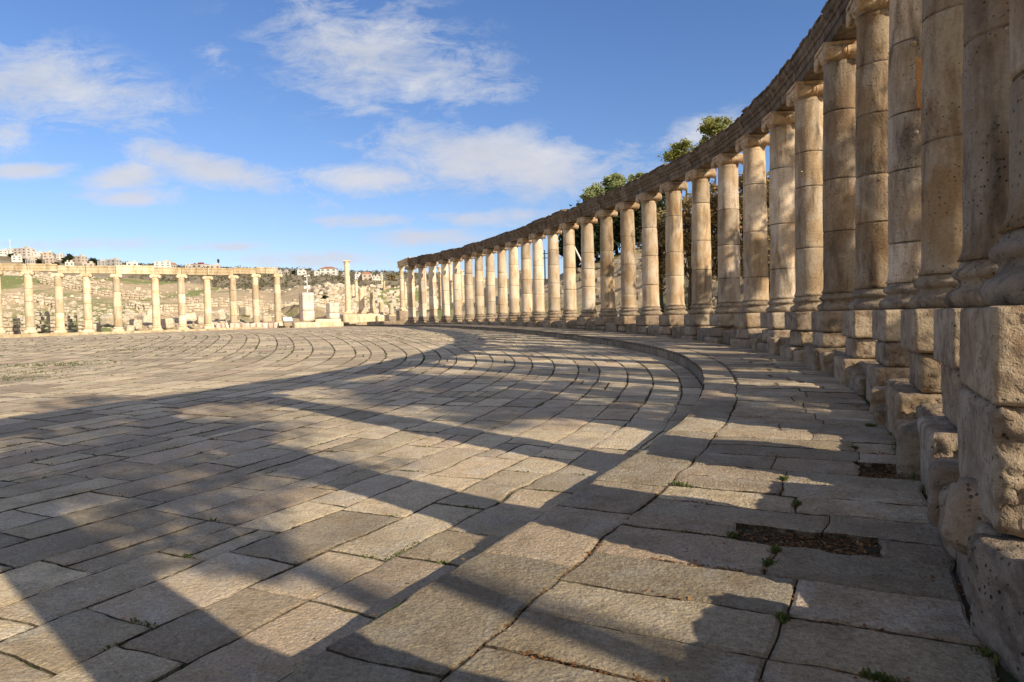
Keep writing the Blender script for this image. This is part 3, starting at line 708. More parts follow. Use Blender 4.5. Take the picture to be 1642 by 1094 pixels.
nR = len(right_xy)
cols = [('b', i, p) for i, p in zip(range(-len(back_xy), 0), back_xy)]+[('r', i, p) for i, p in enumerate(right_xy)]
HS = 5.618; HB = .42; HC = .405
for kind_, i, (x, y) in cols:
    near = 0 <= i < 7; mid = i < 16
    _, _, tx, ty, _ = [float(a[0]) for a in spine(i)]
    rz_ = math.atan2(ty, tx)                     # local X along the colonnade
    if i >= 0:
        w0 = ['dark weathered', 'grey-brown pitted', 'brown', 'tan', 'blotchy grey', 'golden tan', 'honey coloured', 'brown and cream', 'ochre and grey', 'pale tan'][i % 10] if i < 10 else ('sunlit tan' if i < 16 else 'sunlit cream')
        nm = 'scroll-topped column'
        place = ('%s column from the right edge in the curved colonnade' % ordinal(i)) if i else 'column at the very right edge of the photo'
        lab = '%s stone, %s' % (w0, place)
    else: lab = 'stone column of the curved colonnade outside the picture, %s behind the viewer' % ordinal(-i-1)
    lr_ = random.Random(i+5000)
    root = link('stone_column', None, None, (x, y, 0), (lr_.uniform(-.004, .004), lr_.uniform(-.004, .004), rz_)); tag(root, lab, 'column', 'columns of the curved colonnade')
    n_ = 56 if near else 40 if mid else 26
    link('column_base', base_mesh(i+50, n_, .024 if near else .016), root)
    jn = {3: [.62, 1.75, 2.62, 3.72, 4.9], 2: [1.6, 3.1, 4.4], 1: [1.9, 2.75, 4.2], 4: [1.25, 2.15, 3.3, 4.25]}.get(i)
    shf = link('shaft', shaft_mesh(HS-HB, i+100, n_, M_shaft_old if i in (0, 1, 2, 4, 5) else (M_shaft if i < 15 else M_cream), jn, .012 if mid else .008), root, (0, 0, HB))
    link('capital', capital_mesh(i+20, M_cap, 20 if mid else 12), root, (0, 0, HS))
    if 0 <= i < 11:                              # lifting bosses, dowel holes and a repaired patch
        vw = math.atan2(-y, -x)-rz_; rq = random.Random(i*7+1)
        bl = [(vw-.08, 4.05, .042), (vw-.02, 2.70, .036)] if i == 3 else [(vw+rq.uniform(-.6, .5), rq.uniform(1.2, 4.8), rq.uniform(.02, .032)) for _ in range(1 if i in (1, 4, 6, 8) else 0)]
        for (a_, z_, r_) in bl:
            rr_ = .41-.055*((z_-HB)/(HS-HB))**1.35+.008
            mb = MB(); mb.lathe([(r_*1.1, -.03), (r_*.95, .02), (r_*.6, .04), (.004, .045)], 12)
            ob = mb.build('lifting_boss', shf.data.materials[0], shf, (math.cos(a_)*rr_, math.sin(a_)*rr_, z_-HB), (0, 0, 0), True)
            ob.rotation_euler = Vector((math.cos(a_), math.sin(a_), 0)).to_track_quat('Z', 'Y').to_euler()
    if i == 3:
        vs = []; n1, n2 = 6, 10
        for p_ in range(n1+1):
            for q_ in range(n2+1):
                a_ = vw-.01+.36*p_/n1+.02*math.sin(q_*1.7); z_ = 3.05+.78*q_/n2+.02*math.sin(p_*2.1)-HB; rr_ = .41-.055*(z_/(HS-HB))**1.35+.024
                vs.append((math.cos(a_)*rr_, math.sin(a_)*rr_, z_))
        fs = [[p_*(n2+1)+q_, (p_+1)*(n2+1)+q_, (p_+1)*(n2+1)+q_+1, p_*(n2+1)+q_+1] for p_ in range(n1) for q_ in range(n2)]
        me_ = mesh('repair_patch', vs, fs, M_patch, True); rp_ = link('repair_patch', me_, shf); rp_['label'] = 'orange repaired patch on the shaft'
        sm_ = rp_.modifiers.new('s', 'SOLIDIFY'); sm_.thickness = .03; sm_.offset = -1
    # pedestal courses
    gz_ = float(walk_z(y)); sink = .32
    ped = link('column_pedestal', None, None, (x, y, 0), (0, 0, rz_))
    pl = ('pedestal of stacked rough blocks under the %s column from the right edge' % ordinal(i)) if i > 0 else ('huge sunlit rough block pedestal at the right edge' if i == 0 else 'block pedestal outside the picture, %s behind the viewer' % ordinal(-i-1))
    tag(ped, pl, 'pedestal', 'pedestals of the curved colonnade')
    res = .028 if i in (0,) else .035 if i == 1 else .05 if near else .10 if mid else .2
    am = .022 if near else .018
    rs = random.Random(i*13+5)
    z1 = -.49+rs.uniform(-.03, .03)
    rz2 = {0: -1.14, 1: -1.05, 2: -1.0}.get(i)
    if i < 16:
        c1 = block_mesh(1.16, 1.16, -z1, res, i+3, am*.8, M_ped, .02, 'course', True, face_rough=i < 7)
        link('course', c1, ped, (0, 0, z1))
        low = gz_-sink
        z2 = max(z1-rs.uniform(.32, .45), low+.35)
        if rz2: z2 = rz2
        w2 = rs.uniform(1.0, 1.16)
        c2 = block_mesh(w2, w2, z1-z2-.012, res, i+23, am*2.1, M_ped, .035, 'course', face_rough=i < 7)
        link('course', c2, ped, (rs.uniform(-.03, .03), rs.uniform(-.04, .04), z2), (0, 0, rs.uniform(-.03, .03)))
        c3 = block_mesh((1.16 if i else .95)+rs.uniform(-.05, .08), (1.30 if i else 1.05)+rs.uniform(-.06, .12), z2-low-.012, res, i+43, am*1.8, M_ped, .04, 'course', face_rough=i < 7)
        link('course', c3, ped, (rs.uniform(-.05, .05), .07, low), (0, 0, rs.uniform(-.03, .03)))
    else:
        link('plinth', block_mesh(1.10, 1.10, .17, .25, i+3, .01, M_ped, .02, 'plinth'), ped, (0, 0, -.17))
        low = gz_-sink
        link('course', block_mesh(1.5 if i > 18 else 1.24, 1.24, -.18-low, .25, i+43, .015, M_ped, .03, 'course'), ped, (0, 0, low))

fb = link('fallen_block', block_mesh(1.15, .62, .82, .03, 321, .022, M_infill, .04, 'fallen_block', face_rough=False), None, (2.84, 3.12, -1.98), (0, 0, R(-8)))
tag(fb, 'squared brown block at the foot of the nearest pedestal, bottom right corner', 'stone block')
fb = link('fallen_block', block_mesh(.62, .5, .42, .03, 322, .035, M_ped, .12, 'fallen_block'), None, (2.72, 3.82, -1.42), (.1, .2, R(40)))
tag(fb, 'rounded boulder wedged under the nearest pedestal at the right edge', 'stone block')
for i in range(0, 8):                            # loose footing stones lying in the gaps along the walk
    for k in range(2):
        rq = random.Random(i*5+k+400); x, y, tx, ty, _ = [float(a[0]) for a in spine(i+.38+.3*k+rq.uniform(-.06, .06))]
        dd_ = rq.uniform(.44, .56); gz_ = float(walk_z(y)); hh = rq.uniform(.22, .5)
        o = link('footing_stone', block_mesh(rq.uniform(.45, .75), rq.uniform(.35, .5), hh+.1, .04 if i < 4 else .08, i*9+k, .035, M_ped if k else M_infill, .07, 'footing_stone'), None, (x-ty*dd_, y+tx*dd_, gz_-.12), (rq.uniform(-.08, .08), rq.uniform(-.08, .08), math.atan2(ty, tx)+rq.uniform(-.2, .2)))
        tag(o, '%s footing stone on the walk between the %s and %s pedestals from the right' % ('darker nearer' if k == 0 else 'paler farther', ordinal(i) if i else 'nearest', ordinal(i+1)), 'stone block', 'footing stones along the walk')
# low rubble infill between the pedestals
for i in range(-3, 29):
    x, y, tx, ty, _ = [float(a[0]) for a in spine(i+.5)]
    gz_ = float(walk_z(y)); rs = random.Random(i+900)
    bk = -.02; xx, yy = x+ty*bk, y-tx*bk
    topz = -.78 if i < 1 else gz_+.5 if i < 16 else -.22
    res = .05 if 0 <= i < 5 else .12
    o = link('infill_wall', block_mesh(1.5, .95, topz-gz_+.12, res*.8, i+70, .05, M_infill, .06, 'infill_wall'), None, (xx, yy, gz_-.12), (0, 0, math.atan2(ty, tx)))
    if i >= 0: lb = 'low dark stone wall between the %s and %s columns from the right edge' % (ordinal(i), ordinal(i+1))
    elif i == -1: lb = 'low stone wall outside the picture beside the nearest pedestal'
    else: lb = 'low stone wall outside the picture, %s gap behind the viewer' % ordinal(-i-1)
    tag(o, lb, 'wall', 'low walls between the pedestals')

# entablature blocks
zb = HS+HC
prof = [(.31, 0), (.325, .012), (.325, .17), (.365, .19), (.365, .35), (.41, .37), (.41, .45), (.47, .50), (.49, .56), (.49, .59), (.40, .61), (.375, .64), (.375, .79), (.42, .81), (.43, .85), (.36, .875)]
prof = prof+[(0, .885)]+[(-a_, b_) for a_, b_ in prof[::-1]]
def ent_block(p0, n0, p1, n1, prof, z0, seed, mat, nseg=20, amp=.02, gap=.012, name='entablature_block', zs=1.0):
    """p: ends on the axis, n: mitre normals (unit-ish) there"""
    p0 = np.array(p0); p1 = np.array(p1); d = (p1-p0); L = np.linalg.norm(d); d = d/L
    pc = (p0+p1)/2
    V_ = []; npf = len(prof)
    for k in range(nseg+1):
        t_ = (gap/L)+(1-2*gap/L)*k/nseg
        p = p0+(p1-p0)*t_; n_ = n0*(1-t_)+n1*t_
        for (a, z) in prof: V_.append((p[0]+n_[0]*a-pc[0], p[1]+n_[1]*a-pc[1], z*zs))
    F_ = [[k*npf+j, k*npf+(j+1) % npf, (k+1)*npf+(j+1) % npf, (k+1)*npf+j] for k in range(nseg) for j in range(npf)]
    F_ += [list(range(npf))[::-1], list(range(nseg*npf, (nseg+1)*npf))]
    P = np.array(V_); Q = rough(P, amp, 3.2, seed, 5)
    Q[:, 2] -= np.clip(fbm(P*np.array([[2.2, 2.2, .6]])+seed*3, 3, 51)-.3, 0, 1)*.12*(P[:, 2] > .3)
    top = P[:, 2] > .7*zs
    Q[:, 2] += np.where(top, -np.clip(fbm(P*1.9+seed*9, 3, 8)-.05, 0, 1)*.28, 0)
    return mesh(name, Q.tolist(), F_, mat, False), (pc[0], pc[1], z0)
allp = [np.array(p) for _, _, p in cols]; allp.append(np.array([float(a[0]) for a in spine(nR)[:2]]))
def nrm_at(k):
    a = allp[max(0, k-1)]; b = allp[min(len(allp)-1, k+1)]; d = (b-a)/np.linalg.norm(b-a); return np.array([-d[1], d[0]])
for k in range(len(allp)-2):
    i = cols[k][1]
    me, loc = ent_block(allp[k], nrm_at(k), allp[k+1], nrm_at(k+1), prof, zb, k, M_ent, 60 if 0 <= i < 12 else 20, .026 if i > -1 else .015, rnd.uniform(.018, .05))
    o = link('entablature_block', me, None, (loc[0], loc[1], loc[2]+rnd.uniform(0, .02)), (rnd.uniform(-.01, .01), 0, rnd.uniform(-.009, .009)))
    o.scale = (1, 1, rnd.uniform(.93, 1.07))
    if i >= 0: lb = 'dark weathered moulded beam resting on the %s and %s columns from the right edge' % (ordinal(i), ordinal(i+1)) if i else 'stone beam above the nearest column gap at the right edge'
    elif i == -1: lb = 'stone beam outside the picture above the viewer'
    else: lb = 'stone beam of the colonnade outside the picture, %s behind the viewer' % ordinal(-i-1)
    tag(o, lb, 'stone beam', 'beams of the curved colonnade')

# ------------------------------------------------------------------ opposite colonnade
for k, (x, y, z0, hs) in enumerate(left_cols):
    a = left_cols[max(0, k-1)]; b = left_cols[min(len(left_cols)-1, k+1)]
    rz_ = math.atan2(b[1]-a[1], b[0]-a[0])
    root = link('stone_column', None, None, (x, y, z0), (0, 0, rz_))
    tag(root, 'cream column, %s from the left edge in the far colonnade' % ordinal(k), 'column', 'columns of the far colonnade')
    link('plinth', block_mesh(1.12, 1.12, .22, .3, k, .01, M_pale, .02, 'plinth'), root, (0, 0, -.06))
    link('column_base', base_mesh(k, 24, .01), root, (0, 0, .1)).data.materials[0] = M_pale
    link('shaft', shaft_mesh(hs-.52, k+300, 26, M_pale, None, .008, .39, .345), root, (0, 0, .52))
    link('capital', capital_mesh(k+320, M_pale, 12), root, (0, 0, hs))
lp = [np.array(c[:2]) for c in left_cols]
pale_prof = [(-.36, 0), (.36, 0), (.36, .22), (.39, .24), (.39, .5), (.44, .58), (.44, .68), (-.44, .68), (-.44, .58), (-.39, .5), (-.39, .24), (-.36, .22)]
for k in range(len(lp)-1):
    def nl(j):
        a = lp[max(0, j-1)]; b = lp[min(len(lp)-1, j+1)]; d = (b-a)/np.linalg.norm(b-a); return np.array([-d[1], d[0]])
    zt0 = left_cols[k][2]+left_cols[k][3]+HC; zt1 = left_cols[k+1][2]+left_cols[k+1][3]+HC
    big = (k == 4)
    me, loc = ent_block(lp[k], nl(k), lp[k+1], nl(k+1), pale_prof, max(zt0, zt1)-.0, k+60, M_pale_ent if not big else M_pale, 14, .014, .02, zs=1.33 if big else 1.02+.12*((k*5) % 4)/3)
    o = link('entablature_block', me, None, loc)
    tag(o, ('tall clean cream beam bridging the widest gap of the far colonnade' if big else 'pale stone beam on the %s and %s far columns from the left edge' % (ordinal(k), ordinal(k+1))), 'stone beam', 'beams of the far colonnade')
# step under the opposite colonnade
V_ = []; F_ = []
exL = np.concatenate([[-64, -57], LX, [-25.5]]); eyL = np.concatenate([[59.5, 63.6], LY, [83.8]])
for k in range(len(exL)):
    j0, j1 = max(0, k-1), min(len(exL)-1, k+1); dx_, dy_ = exL[j1]-exL[j0], eyL[j1]-eyL[j0]; l_ = math.hypot(dx_, dy_); nx_, ny_ = dy_/l_, -dx_/l_
    zt = float(plaza_z(eyL[k])) + .17
    for (o_, z_) in ((1.05, zt-.4), (1.05, zt), (-.9, zt), (-.9, zt-.4)): V_.append((exL[k]+nx_*o_, eyL[k]+ny_*o_, z_))
for k in range(len(exL)-1):
    for j in range(3): F_.append([4*k+j, 4*k+4+j, 4*k+5+j, 4*k+1+j])
o = link('colonnade_step', mesh('colonnade_step', V_, F_, M_pale_ent)); tag(o, 'long low pale step under the far colonnade', 'step')

# ------------------------------------------------------------------ ruins at the end of the plaza
def simple_column(px, y_top, y_bot, Y, rad_px, lab, cap=True, base=True, mat=None, grp='standing columns of the colonnaded street'):
    b = at(px, y_bot, Y); t_ = at(px, y_top, Y); h = t_[2]-b[2]; r = rad_px*Y/F
    root = link('stone_column', None, None, tuple(b), (0, 0, rnd.random())); tag(root, lab, 'column', grp)
    hb = min(.3, h*.1)*1.0; z = 0
    if base:
        mb = MB(); mb.box((0, 0, hb*.3), (r*3, r*3, hb*.6)); mb.lathe([(r*1.35, hb*.6), (r*1.4, hb*.9), (r*1.15, hb*1.2), (r*1.2, hb*1.5), (r, hb*1.8)], 16)
        mb.build('column_base', mat or M_pale, root); z = hb*1.6
    hc = h*.09 if cap else 0
    link('shaft', shaft_mesh(h-z-hc, int(px), 16, mat or M_pale, None, .01, r, r*.88), root, (0, 0, z))
    if cap:
        mb = MB(); mb.lathe([(r*.9, 0), (r*.95, hc*.4), (r*1.25, hc*.8), (r*1.1, hc*.82)], 14); mb.box((0, 0, hc*.9), (r*2.5, r*2.5, hc*.2))
        mb.build('capital', mat or M_pale, root, (0, 0, h-hc))
    return root
simple_column(558.5, 418, 503, 86, 4.4, 'tall lone weathered column with a broken crown, highest in the ruins')
simple_column(580.5, 462, 503, 88, 4.6, 'thick column stump right of the tall lone column', False)
simple_column(597.5, 468, 502, 89, 4.0, 'worn column stump with rough crown beside the thick stump', False)
simple_column(612, 485, 505, 90, 4.2, 'short broken column stump on the low wall', False)
simple_column(628, 487, 507, 88, 3.6, 'short dark stump next to the raised pedestal column', False)
rc = simple_column(645.5, 428, 498.5, 84, 3.7, 'column on a tall block pedestal left of the curved colonnade')
p = at(645.5, 498.5, 84)
o = link('column_pedestal', block_mesh(1.25, 1.25, 1.3, .2, 5, .012, M_ped, .03, 'column_pedestal'), None, (p[0], p[1], p[2]-1.3), (0, 0, .5)); tag(o, 'square dark block pedestal under the column left of the curved colonnade', 'pedestal')
for j, (px, yt, yb, Y, rr_) in enumerate([(566.5, 456, 488, 118, 2.0), (572, 449.5, 486, 116, 2.4), (585.5, 459, 484, 125, 1.8), (592.5, 461, 484, 130, 1.6), (603, 461, 480, 138, 1.5), (609.5, 462, 480, 142, 1.6),
        (616.5, 451, 478, 132, 2.0), (625.5, 458, 477, 148, 1.6), (650.5, 452, 486, 110, 1.8), (613, 441, 470, 190, 1.3), (655.5, 446, 494, 104, 2.0), (683, 434, 500, 96, 2.2), (706, 428, 498, 92, 2.6), (724, 420, 496, 90, 3.0), (742, 434, 500, 88, 3.2), (777, 446, 502, 86, 3.2), (836, 434, 470, 100, 2.6)]):
    simple_column(px, yt, yb, Y, rr_, 'distant slim column, %s from the left in the street behind the plaza' % ordinal(j), rr_ > 1.7)
# beam from the pedestal column to the curved colonnade
a = at(642, 428.3, 84); b = at(662, 428.3, 78)
me, loc = ent_block((a[0], a[1]), np.array([.8, .6]), (b[0], b[1]), np.array([.8, .6]), pale_prof, a[2]+.0, 99, M_pale_ent, 6, .01, .01, zs=.9)
o = link('entablature_block', me, None, loc); tag(o, 'short pale beam joining the pedestal column to the curved colonnade', 'stone beam')

# low walls of blocks, piers, slabs
def wall_run(px0, px1, yt, yb, Y0, Y1, thick, mat, lab, res=.35, name='ruined_wall'):
    a = at(px0, yb, Y0); b = at(px1, yb, Y1); t_ = at(px0, yt, Y0)
    L = math.hypot(b[0]-a[0], b[1]-a[1]); h = t_[2]-a[2]
    me = block_mesh(L, thick, h+.3, res, int(px0), .05, mat, .06, name)
    o = link(name, me, None, ((a[0]+b[0])/2, (a[1]+b[1])/2, min(a[2], b[2])-.3), (0, 0, math.atan2(b[1]-a[1], b[0]-a[0])))
    tag(o, lab, 'wall'); return o
wall_run(547, 606, 503, 515.5, 85.2, 87.5, 2.2, M_pale, 'long pale block wall carrying the tall lone column')
wall_run(604, 624, 505, 514, 86.5, 87, 1.4, M_pale, 'low pale wall carrying the short stump near the pedestal column')
wall_run(593, 662, 514.2, 519.5, 81, 79.5, 1.6, M_ped, 'low shaded kerb wall at the foot of the pedestal column')
wall_run(470, 548, 515.5, 524.0, 79.2, 81.5, 2.4, M_pale, 'wide low stone platform under the two white piers')
wall_run(505, 546, 511, 516.0, 80.3, 81.3, 1.6, M_pale, 'upper step of the platform under the smaller white pier')
def pier(px, yt, yb, Y, wx, wy, rz_, lab):
    b = at(px, yb, Y); h = at(px, yt, Y)[2]-b[2]
    root = link('stone_pier', None, None, tuple(b), (0, 0, rz_)); tag(root, lab, 'pier')
    link('pier_block', block_mesh(wx, wy, h*.36, .25, int(px), .008, M_white, .02, 'pier_block'), root, (0, 0, 0))
    link('pier_block', block_mesh(wx*.98, wy*.98, h*.64-.02, .25, int(px)+1, .008, M_white, .02, 'pier_block'), root, (0, 0, h*.36+.01))
    return root
pier(492.5, 469.5, 515, 80.5, 1.35, 1.25, R(38), 'taller pinkish white square stone pier with a lamp mast on it')
pier(534, 486, 511, 81, 1.2, 1.15, R(38), 'shorter white square stone pier right of the taller one')
# lamp mast
b = at(492.8, 469, 80.5); mb = MB(); H_ = at(492.8, 440, 80.5)[2]-b[2]
root = link('lamp_mast', None, None, tuple(b)); tag(root, 'thin white lamp mast with floodlights on top of the taller pier', 'lamp mast')
M_wp = plain('white_paint', (.8, .8, .78), .5, .08); M_dk = plain('dark_metal', (.05, .05, .055), .5, .2)
mb.tube((0, 0, 0), (0, 0, H_), .05, .04, 10); mb.build('pole', M_wp, root)
for (dx_, dz_, s_) in ((.25, H_*.93, .22), (-.2, H_*.9, .2), (-.14, H_*.6, .24), (.22, H_*.3, .3), (-.22, H_*.28, .26)):
    mb = MB(); mb.box((dx_, 0, dz_), (s_, .2, s_*1.3 if dz_ < H_*.5 else s_*.7), 0, .85); mb.tube((0, 0, dz_), (dx_, 0, dz_), .02, .02, 6); mb.build('floodlight', M_wp, root)
# dark drain pipe by the pier
a = at(481.2, 515, 79.6); b2 = at(480.6, 474, 79.6); mb = MB(); mb.tube((0, 0, 0), (0, 0, b2[2]-a[2]), .05, .05, 8)
for zc in (.4, 1.4, 2.4): mb.tube((0, 0, zc), (0, 0, zc+.06), .07, .07, 8)
o = mb.build('drain_pipe', plain('pipe_paint', (.22, .1, .1), .6), None, tuple(a)); tag(o, 'thin dark red pipe standing left of the taller white pier', 'pipe')
# information lectern
a = at(462, 524, 80.0); root = link('information_sign', None, None, tuple(a), (0, 0, R(30))); tag(root, 'tilted white information panel on a dark frame beside the far colonnade', 'sign')
mb = MB(); mb.box((0, 0, .02), (1.05, .06, .75)); pn = mb.build('panel', M_wp, root, (0, .05, .85), (R(-50), 0, 0))
mb = MB(); mb.box((0, 0, 0), (1.2, .05, .9)); mb.build('frame', M_dk, root, (0, .1, .82), (R(-50), 0, 0))
for sx in (-1, 1):
    mb = MB(); mb.tube((sx*.5, .1, -.1), (sx*.5, .1, .85), .04, .04, 8); mb.build('leg', M_dk, root)
# row of upright slabs
M_grey = stone('slope_stone', (.42, .36, .28), (.34, .28, .21), (.24, .19, .13), .8, .6, .4, .3, False, .3, fine=.5)
M_pink = stone('pink_slab_stone', (.76, .66, .56), (.70, .56, .46), (.52, .38, .32), 1.5, .3, .15, .2, True, .45)
slabs = [(340, 8, -.3), (349, 7, .3), (357.5, 5.5, 0), (366, 4, -.5), (372.5, 7, 0), (380.5, 8, 0), (389.5, 4.5, .2), (396, 8, 0), (405.5, 9, 0), (415, 8.5, 0), (424.5, 9, 0), (434, 8, 0), (443, 8.5, 0)]
for k, (px, wpx, tl) in enumerate(slabs):
    Y = 77.0+(px-340)*.036; yb = 529.5-(px-340)*.02; a = at(px, yb, Y); h = at(px, 517.6, Y)[2]-a[2]
    me = block_mesh(wpx*Y/F*.97, .3, h*(1-.05*(k % 3)), .2, k, .012, M_pink, .03, 'stone_slab')
    o = link('stone_slab', me, None, tuple(a), (0, tl*.5, R(32))); tag(o, '%s pale pink upright slab from the left in the row before the far colonnade' % ordinal(k), 'slab', 'upright slabs before the far colonnade')

# retaining walls and tumbled blocks beyond the opposite colonnade
def drystone(px0, px1, yt, yb, Y, lab, bow=1.5):
    a = at(px0, yb, Y); b = at(px1, yb, Y+1.5); h = at(px0, yt, Y)[2]-a[2]; L = math.hypot(b[0]-a[0], b[1]-a[1])
    V_ = []; F_ = []; rs = random.Random(int(px0)); z = -.3; off_ = 0
    d = np.array([b[0]-a[0], b[1]-a[1]])/L; n_ = np.array([d[1], -d[0]])
    while z < h:
        rh = rs.uniform(.32, .5); u = rs.uniform(-.3, 0)
        while u < L:
            wd = rs.uniform(.4, .8); t_ = min(max((u+wd/2)/L, 0), 1); bw = bow*math.sin(math.pi*t_)
            hh = h*(1-.45*max(0, t_-.55)/.45)
            if z < hh:
                me_ = ico((a[0]+d[0]*(u+wd/2)+n_[0]*bw, a[1]+d[1]*(u+wd/2)+n_[1]*bw, a[2]+z+rh/2), (wd*.53, .35, rh*.54), rs)
                k0 = len(V_); V_ += me_[0]; F_ += [[q+k0 for q in f] for f in me_[1]]
            u += wd
        z += rh
    o = link('drystone_wall', mesh('drystone_wall', V_, F_, M_rubble)); tag(o, lab, 'wall')
import bmesh
bm_ = bmesh.new(); bmesh.ops.create_icosphere(bm_, subdivisions=2, radius=1); ICO_V = np.array([v.co[:] for v in bm_.verts]); ICO_F = [[v.index for v in f.verts] for f in bm_.faces]; bm_.free()
bm_ = bmesh.new(); bmesh.ops.create_cube(bm_, size=1.6); bmesh.ops.bevel(bm_, geom=bm_.edges[:], offset=.22, segments=1, affect='EDGES'); CUB_V = np.array([v.co[:] for v in bm_.verts]); CUB_F = [[v.index for v in f.verts] for f in bm_.faces]; bm_.free()
def ico(c, r, rs, cube=None):
    cube = (rs.random() < .7) if cube is None else cube
    V0, F0 = (CUB_V, CUB_F) if cube else (ICO_V, ICO_F)
    V1 = V0+fbm(V0*1.4+rs.random()*90, 2, 3)[:, None]*(.18 if cube else .3)*V0
    a, b_, c_ = [rs.uniform(-.35, .35) for _ in range(3)]
    M3 = np.array(Matrix.Rotation(a, 3, 'X') @ Matrix.Rotation(b_, 3, 'Y') @ Matrix.Rotation(c_*4, 3, 'Z')) if r[0] == r[1] else np.array(Matrix.Rotation(a*.2, 3, 'X') @ Matrix.Rotation(b_*.2, 3, 'Y') @ Matrix.Rotation(c_*.4, 3, 'Z'))
    V1 = (V1*np.array(r))@M3.T+np.array(c)
    return V1.tolist(), F0
drystone(-10, 40, 508, 534, 72.5, 'curved drystone wall, first gap of the far colonnade from the left')
drystone(57, 88, 506, 533, 74, 'curved drystone wall between the second and third far columns from the left')
drystone(104, 133, 510, 532, 75, 'crumbling drystone wall between the third and fourth far columns from the left')

def terrace(px0, px1, py, Y0, h, lab, seed):
    rs = random.Random(seed); V_ = []; F_ = []; n_ = int((px1-px0)/100*Y0/11/.75)+2
    X = np.linspace((px0-821)/1100*Y0, (px1-821)/1100*Y0, n_); Yw = Y0+np.sin(np.linspace(0, 3, n_)+seed)*2.0; Z = terrain_h(X, Yw)
    for x, y, z in zip(X, Yw, Z):
        for zz in np.arange(0, h*rs.uniform(.6, 1.1), .38):
            v, f = ico((x+rs.uniform(-.1, .1), y, z+zz+.1), (.42*rs.uniform(.8, 1.2), .35, .21), rs, True); k0 = len(V_); V_ += v; F_ += [[q+k0 for q in ff] for ff in f]
    o = link('terrace_wall', mesh('terrace_wall', V_, F_, M_rubble)); tag(o, lab, 'wall')
terrace(5, 120, 0, 92, .9, 'rough terrace wall low on the slope at the left end of the far colonnade', 1)
terrace(60, 240, 0, 118, 1.1, 'long terrace wall halfway up the slope behind the left of the far colonnade', 2)
terrace(205, 330, 0, 98, 1.0, 'terrace wall on the slope behind the widest gap of the far colonnade', 3)
terrace(300, 440, 0, 112, 1.2, 'terrace wall on the slope behind the right end of the far colonnade', 4)
terrace(455, 560, 0, 104, 1.4, 'ruined wall on the slope behind the two white piers', 5)
def scatter(name, n, fn, mat, seed, kind='stuff'):
    rs = random.Random(seed); V_ = []; F_ = []
    xs = []; k = 0
    pts = []
    while len(pts) < n and k < n*30:
        k += 1; p = fn(rs)
        if p is not None: pts.append(p)
    P = np.array([(p[0], p[1]) for p in pts]); Z = terrain_h(P[:, 0], P[:, 1])
    for (p, z) in zip(pts, Z):
        s_ = p[2]; r_ = (s_*rs.uniform(.7, 1.3), s_*rs.uniform(.7, 1.3), s_*rs.uniform(.45, .85))
        if rs.random() < .5: r_ = (s_, s_, r_[2])
        v, f = ico((p[0], p[1], z+r_[2]*.25), r_, rs); k0 = len(V_); V_ += v; F_ += [[q+k0 for q in ff] for ff in f]
    o = link(name, mesh(name, V_, F_, mat)); tag(o, kind=kind); return o
def f_left(rs):
    px = rs.uniform(-40, 660); e = 4+126*rs.random()**1.3; tan = (px-821)/1100
    Y = np.interp(px, [-40, 0, 450, 660], [66.5, 67, 82, 92])+e; x = tan*Y
    d = fbm(np.array([[x*.05, Y*.09, 3.]]), 3, 5)[0]+.12
    if rs.random() > .06+2.6*max(0, d-.05): return None
    return (x, Y, rs.choice([.10, .13, .16, .2, .26, .4])*rs.uniform(.7, 1.1)*(1.0 if e < 60 else 1.3))
o = scatter('rubble', 4600, f_left, M_rubble, 3); tag(o, 'pale tumbled stones strewn over the far hillside', 'rubble')
def f_mid(rs):
    px = rs.uniform(505, 720); Y = rs.uniform(96, 140); x = (px-821)/1100*Y
    return (x, Y, rs.uniform(.2, .75))
o = scatter('rubble', 620, f_mid, M_rubble, 5); tag(o, 'heaped stones behind the standing street columns', 'rubble')
def f_right(rs):
    s_ = rs.uniform(5, 27); d_ = -rs.uniform(2.2, 30); x, y = off(s_, d_); 
    return (float(x[0]), float(y[0]), rs.uniform(.16, .55)*(1 if rs.random() < .85 else 1.5))
o = scatter('rubble', 480, f_right, M_grey, 9); tag(o, 'scattered grey stones on the grassy slope behind the curved colonnade', 'rubble')

# individually placed fallen blocks near the opposite colonnade
rs = random.Random(77)
spots = [(150, 515, 76, .7, 'leaning block'), (172, 498, 82, .8, 'upright block'), (217, 505, 80, .7, 'cube block'), (232, 496, 84, .9, 'tall block'), (243, 487, 90, .8, 'square block'), (205, 512, 77, .6, 'dark-sided block'),
         (268, 510, 80, .8, 'flat block'), (280, 503, 84, .6, 'slanted block'), (305, 498, 88, .8, 'long block'), (322, 506, 84, .6, 'small block'), (350, 498, 90, .9, 'broad block'), (395, 494, 95, .9, 'pale block'), (408, 497, 96, .7, 'rounded block'), (428, 505, 90, .6, 'low block')]
for k, (px, py, Y, s_, w_) in enumerate(spots):
    p = at(px, py, Y); z = float(terrain_h(np.array([p[0]]), np.array([p[1]]))[0])
    me = block_mesh(s_*1.9, s_*1.4, s_*1.5, .25, k+500, .05, M_rubble, .08, 'fallen_block')
    o = link('fallen_block', me, None, (p[0], p[1], z-.1), (rs.uniform(-.2, .2), rs.uniform(-.2, .2), rs.uniform(0, 3)))
    between = 'below the %s far column from the left' % ordinal(min(10, int(np.searchsorted([c[0]/c[1]*1100+821 for c in left_cols], px))))
    tag(o, 'tumbled %s on the bank behind and %s' % (w_, between), 'stone block', 'fallen blocks behind the far colonnade')

